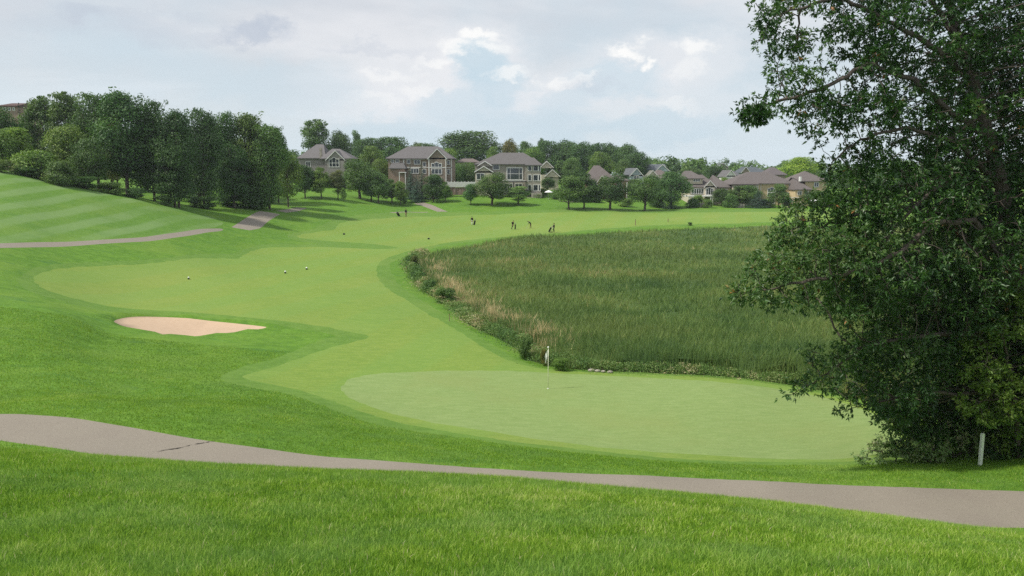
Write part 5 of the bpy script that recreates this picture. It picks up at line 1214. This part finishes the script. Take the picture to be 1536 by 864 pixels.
def sprays(N, par, depth, r_, per, size, tintf, maxdepth=3, spread=.30, nl=6, aspect=.36):
    """leaves in little fans at the twig ends, tips spreading and drooping"""
    idx = np.where(depth <= maxdepth)[0]; k = r_.poisson(per, len(idx)); ii = np.repeat(idx, k); m = len(ii)
    tw = N[ii] - N[np.maximum(par[ii], 0)]; tw /= np.linalg.norm(tw, axis=1)[:, None] + 1e-6
    off = r_.normal(size=(m, 3)); off /= np.linalg.norm(off, axis=1)[:, None]; off *= (spread*r_.random(m)**.6)[:, None]
    sc = N[ii] + off; dirn = tw*.6 + off/ (spread)*.9 + r_.normal(size=(m,3))*.35; dirn /= np.linalg.norm(dirn, axis=1)[:, None]
    t0 = tintf(sc, m); sc = np.repeat(sc, nl, 0); dirn = np.repeat(dirn, nl, 0); n = len(sc)
    ax = dirn + r_.normal(size=(n,3))*.75 + [0,0,-.18]; ax /= np.linalg.norm(ax, axis=1)[:, None]
    s = (size*r_.uniform(.6, 1.3, n))[:, None]; up = r_.normal(size=(n,3))*.5 + [0,0,1.]
    sd_ = np.cross(ax, up); sd_ /= np.linalg.norm(sd_, axis=1)[:, None] + 1e-9; nr = np.cross(sd_, ax)
    a = sc + ax*s*.12; b = sc + ax*s*1.12 - nr*s*.12; mid = sc + ax*s*.55
    l = mid + sd_*s*aspect*.5 + nr*s*.07; q = mid - sd_*s*aspect*.5 + nr*s*.07
    v = np.stack([a, q, b, l], 1).reshape(-1, 3); kk = np.arange(n)[:, None]*4
    return v, np.concatenate([kk + [0,1,2], kk + [0,2,3]]), np.repeat(np.clip(np.repeat(t0, nl) + r_.normal(0, .09, n), 0, 1), 4)
M['nearleaf'] = leaf_mat('maple_leaf', [(0, c3(.022,.065,.016)), (.35, c3(.048,.120,.028)), (.6, c3(.090,.18,.044)), (.82, c3(.18,.25,.115)), (.96, c3(.24,.28,.08)), (1, c3(.36,.17,.06))], .34, .40, .5, False)

# --- main tree
TB = P(1548, 700, 29.0); TB.z = h1(TB.x, TB.y)
def q3(u, v, Y): return tuple(P(u, v, Y))
guides = [
 (None, tuple(TB + Vector((0,0,-.4))), q3(1540,560,29), q3(1528,430,28.7), q3(1508,300,28.4), q3(1482,205,28.2), q3(1460,130,28.2), q3(1436,60,28.3), q3(1420,-20,28.6), q3(1440,-150,29), q3(1450,-280,29)),
 (1, q3(1535,470,28.8), q3(1560,330,29.4), q3(1590,180,30), q3(1610,20,30), q3(1600,-120,30)),
 (1, q3(1482,205,28.2), q3(1430,170,27.6), q3(1370,120,27), q3(1300,95,26.6), q3(1240,130,26.4), q3(1180,150,26.2), q3(1130,160,26)),
 (1, q3(1455,120,28.2), q3(1400,70,27.4), q3(1330,30,27), q3(1260,-5,26.7), q3(1190,15,26.5)),
 (1, q3(1508,300,28.4), q3(1440,262,27.4), q3(1380,300,26.6), q3(1340,345,26.2), q3(1318,385,26)),
 (1, q3(1500,280,28.3), q3(1440,215,27.2), q3(1360,190,26.8), q3(1290,210,26.6), q3(1250,240,26.5)),
 (1, q3(1525,420,28.7), q3(1460,330,27), q3(1400,335,26.2), q3(1340,385,25.6), q3(1270,410,25.3), q3(1190,425,25.1), q3(1130,440,25)),
 (1, q3(1530,440,28.7), q3(1440,350,27.8), q3(1370,310,27.4), q3(1290,320,27), q3(1220,345,26.8)),
 (1, q3(1540,540,29), q3(1450,500,27), q3(1370,505,26.4), q3(1300,520,26), q3(1240,560,25.7), q3(1190,592,25.6)),
 (1, q3(1543,600,29), q3(1460,590,27.2), q3(1390,590,26.6), q3(1330,600,26.2), q3(1275,612,26)),
 (1, q3(1538,520,29), q3(1470,455,29.5), q3(1400,450,30), q3(1330,470,30)),
 (1, q3(1560,330,29.4), q3(1640,300,29), q3(1720,330,28.6)), (1, q3(1540,560,29), q3(1620,480,28), q3(1700,470,27.6)),
 (1, q3(1508,300,28.4), q3(1500,260,30.6), q3(1480,190,32.5)), (1, q3(1436,60,28.3), q3(1370,-40,28), q3(1300,-110,28)),
]
blobs = [(1160,15,45,24,26.5,.9),(1215,5,60,40,26.8,.9),(1145,160,38,26,26,1.1),(1185,120,50,38,26.2,.9),(1230,165,62,44,26.4),(1200,60,60,26,26.5,.9),(1180,95,45,24,26.4),(1140,60,26,18,26.4),(1310,40,85,62,27),(1300,150,75,62,26.8),(1385,60,100,95,27.8),(1470,90,95,120,29),
 (1400,200,100,75,27.6),(1295,235,60,38,26.6),(1480,250,100,110,28.6),(1380,295,100,70,27),(1285,310,72,46,26.6),(1215,325,48,26,26.8),(1185,355,40,24,26.4),(1250,385,80,46,25.6),(1170,400,60,34,25.4,1.1),(1130,440,46,26,25,1.2),(1190,455,50,20,25,1.0),(1330,400,100,72,26.2),
 (1440,400,105,105,27.6),(1285,455,60,30,25.6,.8),(1320,520,70,42,26),(1245,540,50,30,25.7,.8),(1380,500,85,72,27.6),(1470,540,90,105,29.4),(1180,594,24,9,25.6,2.2),(1215,575,36,16,25.7,1.4),(1345,590,66,44,26.2),(1265,612,30,10,26,2.0),(1425,610,80,50,29.0),
 (1400,430,90,90,30,.7),(1330,300,80,80,29.5,.4),(1530,640,60,60,29.5),(1530,400,80,160,28.9,.8),(1530,120,80,130,27.6,.9),(1620,80,110,150,29,.6),(1640,300,110,140,28.5,.5),(1640,520,110,120,28,.5),(1480,-60,120,80,29,.6),(1340,-90,110,70,28,.5),(1600,-120,120,100,29.5,.5),(1450,-230,130,90,29,.4),(1230,-60,70,40,27,.6),(1480,250,90,120,32,.5),(1400,610,90,60,29.8,1.2),(1300,560,60,60,28.5,.8),(1480,600,80,90,30,1.2),(1450,440,100,90,30.5,1.0),(1350,620,50,30,29,1.2),(1490,120,80,110,31.5,.8),(1400,330,90,70,29.5,.8),(1290,440,80,50,28,.7)]
holes = [(1272,128,34,14,26.7,3),(1215,35,34,13,26.6,3),(1345,122,30,12,27,3),(1408,128,30,9,27.5,3),(1310,198,26,9,26.7,3),(1258,215,16,8,26.5,3),(1250,80,26,12,26.6,2.5),(1400,160,20,7,27.4,3),(1180,95,25,10,26.2,2),(1365,232,24,7,27,3),(1325,255,26,6,26.8,3),(1285,60,14,8,26.8,2.5),(1430,210,14,6,27.5,3)]
holes += [(rnd.uniform(1190,1520), rnd.uniform(0,235), rnd.uniform(7,15), rnd.uniform(4,8), rnd.uniform(26.5,28.5), 3.0) for _ in range(34)]
r_ = np.random.default_rng(5)
A, AB = blob_pts(blobs, r_, 75.0, holes)
N, par = grow(guides, A, .25, 2.2, .32)
Vb, Fb, rad_, dep_ = tree_meshes(N, par)
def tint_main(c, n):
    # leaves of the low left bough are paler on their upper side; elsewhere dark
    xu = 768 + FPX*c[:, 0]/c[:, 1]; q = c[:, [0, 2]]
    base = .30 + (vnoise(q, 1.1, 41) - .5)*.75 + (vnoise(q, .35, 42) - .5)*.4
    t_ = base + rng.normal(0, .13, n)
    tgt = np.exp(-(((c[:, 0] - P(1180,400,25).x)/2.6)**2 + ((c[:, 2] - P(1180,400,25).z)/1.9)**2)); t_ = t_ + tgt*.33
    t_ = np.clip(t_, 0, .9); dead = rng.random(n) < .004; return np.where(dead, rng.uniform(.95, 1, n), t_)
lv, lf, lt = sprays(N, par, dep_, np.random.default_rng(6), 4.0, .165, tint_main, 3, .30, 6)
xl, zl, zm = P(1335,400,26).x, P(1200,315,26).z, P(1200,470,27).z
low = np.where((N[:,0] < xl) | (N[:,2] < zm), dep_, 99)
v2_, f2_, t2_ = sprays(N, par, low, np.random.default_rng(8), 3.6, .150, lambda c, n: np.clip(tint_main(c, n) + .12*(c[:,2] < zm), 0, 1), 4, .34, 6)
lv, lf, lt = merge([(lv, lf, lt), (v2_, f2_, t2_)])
keep_ = np.ones(len(lv)//4, bool); cc = lv.reshape(-1, 4, 3).mean(1)
for (u, v, ru, rv, Y, dep) in holes:
    c = np.array(P(u, v, Y)); m = Y/FPX; k = ((cc - c)/[ru*m*.85, dep, rv*m*.85]); keep_ &= (k**2).sum(1) > 1
lv = lv.reshape(-1, 4, 3)[keep_].reshape(-1, 3); lt = lt.reshape(-1, 4)[keep_].ravel(); k = np.arange(len(lv)//4)[:, None]*4; lf = np.concatenate([k+[0,1,2], k+[0,2,3]])
print('near tree nodes', len(N), 'leaves', len(lv)//4)
M['greybark'] = (lambda t: (t.principled(t.mix(t.noise(t.mapping(t.obj(), (5,5,1.2)), 3, 5, .65), c3(.055,.045,.038), c3(.20,.165,.14)), .95, .1, bump=t.noise(t.mapping(t.obj(), (8,8,1.5)), 3, 5, .65), bstr=.7, bdist=.03), t.m)[1])(NT('grey_bark'))
root = empty('maple_tree', tuple(TB)); tag(root, 'huge dark leafy tree filling the right side of the photo', 'tree')
off = np.array(TB)
link('trunk', np_mesh('trunk', Vb - off, Fb, M['greybark'], True), root)
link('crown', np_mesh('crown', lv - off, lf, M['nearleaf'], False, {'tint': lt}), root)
# --- second, yellower tree of the thicket and the undergrowth
DYK = 1.0
DY = lambda u: (.9 if u > 1400 else .3)*DYK
def thicket(name, label, cat, base, gd, bl, seed, per, sz, lo, hi, mat, group=None, dens_=17.0, md=3, asp=.5):
    base = (base[0], base[1], base[2] + DY(base[0])); gd = [[(g[0], g[1], g[2] + DY(g[0])) for g in gg] for gg in gd]; bl = [(q[0], q[1], q[2], q[3], q[4] + DY(q[0]), *q[5:]) for q in bl]
    b = P(*base); b.z = h1(b.x, b.y); rr = np.random.default_rng(seed); A, _ = blob_pts(bl, rr, dens_*4.5)
    A = A[A[:, 2] > HN(np.clip(A[:, :2], [-46, -4], [50, 50])) + .05]
    N, par = grow([(None, tuple(b + Vector((0,0,-.2))), *[q3(*g) for g in gd[0]])] + [(1, *[q3(*g) for g in gg]) for gg in gd[1:]], A, .20, 2.0, .24)
    V, F, _, dp = tree_meshes(N, par, .008, 2.3, .14)
    def tf(c, n): q = c[:, [0, 2]]; return np.clip(lo + (hi-lo)*vnoise(q, .7, seed) + rng.normal(0, .12, n), 0, .93)
    lv, lf, lt = sprays(N, par, dp, rr, per*.55, sz*1.1, tf, md, .20, 5, .5); o = empty(name, tuple(b)); tag(o, label, cat, group)
    link('trunk' if cat == 'tree' else 'stem', np_mesh('stem', V - np.array(b), F, M['greybark'], True), o); link('crown' if cat == 'tree' else 'foliage', np_mesh('foliage', lv - np.array(b), lf, mat, False, {'tint': lt}), o)
    print(name, len(lv)//4)
M['ashleaf'] = leaf_mat('ash_leaf', [(0, c3(.06,.13,.028)), (.4, c3(.125,.225,.042)), (.7, c3(.21,.31,.06)), (1, c3(.32,.40,.10))], .35, .45, .4, False)
M['weedleaf'] = leaf_mat('weed_leaf', [(0, c3(.08,.16,.05)), (.5, c3(.17,.28,.09)), (.8, c3(.28,.37,.17)), (1, c3(.42,.36,.24))], .3, .5, .35, False)
DYK = .15
thicket('ash_tree', 'yellow green bushy tree at the right edge in front of the huge tree', 'tree', (1528,700,27.2), [[(1525,640,27.2),(1515,560,27),(1500,480,27)], [(1515,560,27),(1470,520,26.6)], [(1520,600,27.2),(1470,600,26.5)], [(1500,500,27),(1560,440,27)]],
        [(1500,500,46,38,26.8),(1475,560,42,40,26.5),(1520,580,50,50,26.8),(1500,606,45,34,26.5),(1455,520,30,24,26.6,.8),(1530,450,46,34,27),(1580,540,60,90,27,.6),(1445,612,30,24,26.3,.9),(1520,660,34,26,27.2)], 52, 15, .105, .25, .95, M['ashleaf'], dens_=22)
DYK = 1.0
thicket('shrub', 'dark broad leaved shrub under the huge tree, left of the stake', 'shrub', (1400,694,27.6), [[(1400,670,27.6),(1390,640,27.5)], [(1398,670,27.6),(1430,640,27.4)]],
        [(1390,655,44,24,27.4),(1430,650,38,28,27.4),(1360,665,30,18,27.4),(1345,640,26,16,27.2,.8)], 53, 15, .11, .15, .75, M['nearleaf'], 'shrubs at the foot of the huge tree', 40)
thicket('shrub', 'pale leafy weeds spreading left from the thicket onto the green', 'shrub', (1345,692,27.6), [[(1345,680,27.6),(1335,668,27.5)], [(1345,682,27.6),(1310,676,27.4)]],
        [(1330,676,34,13,27.4),(1300,684,22,7,27.3,1.4),(1365,680,34,12,27.3),(1322,660,18,12,27.4),(1290,688,8,6,27.2,3),(1385,690,30,8,27.1),(1310,692,26,5,27.1,2)], 54, 18, .10, .45, 1.0, M['weedleaf'], 'shrubs at the foot of the huge tree', 70)
thicket('shrub', 'tangled weeds just left of the white stake', 'shrub', (1430,696,27.2), [[(1430,684,27.2),(1425,672,27.2)], [(1430,686,27.2),(1455,676,27)]],
        [(1420,680,34,14,27),(1452,676,30,20,26.9),(1395,686,26,9,27),(1455,650,26,26,27.1),(1430,655,34,20,27.0),(1400,668,30,16,26.9),(1490,672,26,20,27.0)], 55, 18, .10, .3, 1.0, M['weedleaf'], 'shrubs at the foot of the huge tree', 70)
thicket('shrub', 'dark undergrowth right of the white stake at the photo edge', 'shrub', (1520,704,26.6), [[(1520,690,26.6),(1515,670,26.6)], [(1520,690,26.6),(1545,670,26.6)]],
        [(1510,680,30,22,26.5),(1540,672,40,32,26.6),(1495,690,16,12,26.4),(1590,680,50,40,26.4,.6)], 56, 15, .10, .1, .7, M['nearleaf'], 'shrubs at the foot of the huge tree', 60)
# ------------------------------------------------------------------ sky, sun, haze
SUN_EL, SUN_AZ = R(50), R(-106)      # azimuth measured from +Y towards +X : sun stands to the left, a little ahead
sd = Vector((math.cos(SUN_EL) * math.sin(SUN_AZ), math.cos(SUN_EL) * math.cos(SUN_AZ), math.sin(SUN_EL)))
sl = bpy.data.lights.new('sun', 'SUN'); sl.energy = SUN_E; sl.angle = R(SUN_ANG); sl.color = (1.0, .955, .87)
so = bpy.data.objects.new('sun', sl); COL.objects.link(so)
so.rotation_euler = (-sd).to_track_quat('-Z', 'Y').to_euler(); so.location = (0, 0, 30)
w = bpy.data.worlds.new('World'); scene.world = w; w.use_nodes = True
class WT(NT):
    def __init__(s, w): s.t = w.node_tree; s.t.nodes.clear(); s.out = s.t.nodes.new('ShaderNodeOutputWorld')
t = WT(w)
sky = t.n('TexSky', sky_type='NISHITA', sun_disc=False, sun_elevation=SUN_EL, sun_rotation=SUN_AZ, air_density=1.0, dust_density=2.0, ozone_density=1.0)
gen = t.n('TexCoord').outputs['Generated']
sep = t.n('SeparateXYZ'); t.l(gen, sep.inputs[0])
X, Yd, Z = sep.outputs
# cloud layer seen as a plane above: direction divided by height
ze = t.math('ADD', t.math('MAXIMUM', Z, 0.0), .10)
cx = t.math('DIVIDE', X, ze); cyy = t.math('DIVIDE', Yd, ze)
comb = t.n('CombineXYZ'); t.l(cx, comb.inputs[0]); t.l(cyy, comb.inputs[1])
plane = comb.outputs[0]
n1 = t.noise(t.mapping(plane, (1,1,1), (0,0,0), (3.1,.4,0)), .55, 5, .58, .3)
n3 = t.noise(t.mapping(gen, (1,1,2.0), (0,0,0), (4,2,1)), 3.0, 4, .55)
sc_ = t.n('VectorMath', operation='MULTIPLY_ADD')
nv_ = t.n('TexNoise'); t.l(t.mapping(gen, (1,1,1.5)), nv_.inputs['Vector']); nv_.inputs['Scale'].default_value = 16; nv_.inputs['Detail'].default_value = 6; nv_.inputs['Roughness'].default_value = .66
t.l(nv_.outputs['Color'], sc_.inputs[0]); sc_.inputs[1].default_value = (.10, .10, .075); 
off = t.n('VectorMath', operation='SUBTRACT'); t.l(gen, off.inputs[0]); off.inputs[1].default_value = (.050, .050, .0375)
t.l(off.outputs[0], sc_.inputs[2]); warped = sc_.outputs[0]
def bmask(u, v, ru, rv, lo, hi, amp=1.0, k=.9, k2=.45):
    """soft patch round one direction of the sky, its edge made ragged by the warped direction"""
    a, b = ray(u, v); nv = Vector((float(a), 1, float(b))).normalized()
    s_ = (FPX/ru, FPX/ru*.35, FPX/rv)
    mp = t.mapping(warped, s_, (0,0,0), tuple(-x*y for x, y in zip(nv, s_)))
    ln = t.n('VectorMath', operation='LENGTH'); t.l(mp, ln.inputs[0])
    return t.smooth(ln.outputs['Value'], lo, hi, amp, 0.0)
K = 10.0 * SKY_K
cl = c3(.70*K, .715*K, .745*K); blue = c3(.50*K, .62*K, .70*K); white = c3(.86*K, .86*K, .85*K); grey = c3(.47*K, .52*K, .60*K); low = c3(.62*K, .72*K, .78*K)
c = t.mix(t.smooth(n1, .42, .66, .70, .97), sky.outputs[0], cl)
c = t.mix(t.smooth(n3, .38, .62, 0, .55), c, blue)
c = t.mix(t.smooth(n1, .50, .72, 0, .5), c, c3(.70*K,.71*K,.74*K))
c = t.mix(t.smooth(Z, .0, .17, .8, .0), c, low)
def over(c, m, col): return t.mix(m, c, col)
# white heaps with bluish openings below them
for (u, v, ru, rv, a) in ((715,85,85,52,.75),(640,110,110,50,.5),(700,150,150,50,.45),(560,140,120,45,.35),(950,95,90,45,.5),(1050,90,70,45,.55),(870,140,150,45,.4),(1050,165,120,35,.35),(410,110,90,50,.0)):
    c = over(c, bmask(u, v, ru, rv, .45, 1.25, a), c3(.735*K,.745*K,.77*K))
for (u, v, ru, rv, a) in ((722,92,42,38,.85),(740,125,60,30,.7),(700,160,90,26,.55),(800,190,120,30,.6),(930,120,80,28,.6),(850,150,55,20,.5),(600,200,120,26,.5),(1000,190,120,26,.55),(420,130,130,40,.35),(150,90,120,60,.3)):
    c = over(c, bmask(u, v, ru, rv, .5, 1.2, a, .8), blue)
for (u, v, ru, rv, a) in ((716,50,34,9,.9),(742,70,22,10,.7),(685,68,34,10,.7),(655,92,36,8,.6),(940,76,26,11,.95),(968,96,14,7,.9),(1046,72,24,12,.75),(1040,100,20,14,.4),(835,124,30,10,.7),(760,112,34,9,.6),(880,118,24,7,.5),(590,112,40,8,.4),(560,150,40,8,.3),(630,135,30,8,.4),(1010,160,40,8,.3)):
    c = over(c, bmask(u, v, ru, rv, .3, 1.35, min(1, a * 1.05), 1.0, 1.2), white)
for (u, v, ru, rv, a) in ((385,52,50,17,.85),(405,42,22,16,.7),(112,22,36,15,.6),(150,42,110,12,.25),(560,75,80,9,.3),(880,128,60,10,.3),(330,60,60,9,.3),(220,30,70,12,.3)):
    c = over(c, bmask(u, v, ru, rv, .35, 1.3, a * .95, 1.0, .8), grey)
bg = t.n('Background'); t.l(c, bg.inputs[0]); bg.inputs[1].default_value = .1
t.l(bg.outputs[0], t.out.inputs['Surface'])
w.cycles.sampling_method = 'MANUAL'; w.cycles.sample_map_resolution = 1024
if HAZE > 0:
    mb = MB(); mb.box(-1720, 1720, -14, 1340, -10, 36)
    ht = NT('thin_haze'); pv = ht.n('VolumePrincipled'); pv.inputs['Color'].default_value = (.86, .93, 1.0, 1); pv.inputs['Density'].default_value = HAZE; pv.inputs['Anisotropy'].default_value = .3
    ht.l(pv.outputs[0], ht.out.inputs['Volume'])
    tag(mb.build('haze', ht.m), kind='stuff')
scene.view_settings.view_transform = 'Standard'; scene.view_settings.look = 'None'
scene.view_settings.exposure = EXPOSURE; scene.view_settings.gamma = 1.0
scene.cycles.max_bounces = 8; scene.cycles.diffuse_bounces = 3; scene.cycles.transmission_bounces = 4; scene.cycles.transparent_max_bounces = 6
scene.cycles.volume_bounces = 0; scene.cycles.use_denoising = DENOISE
scene.render.film_transparent = False
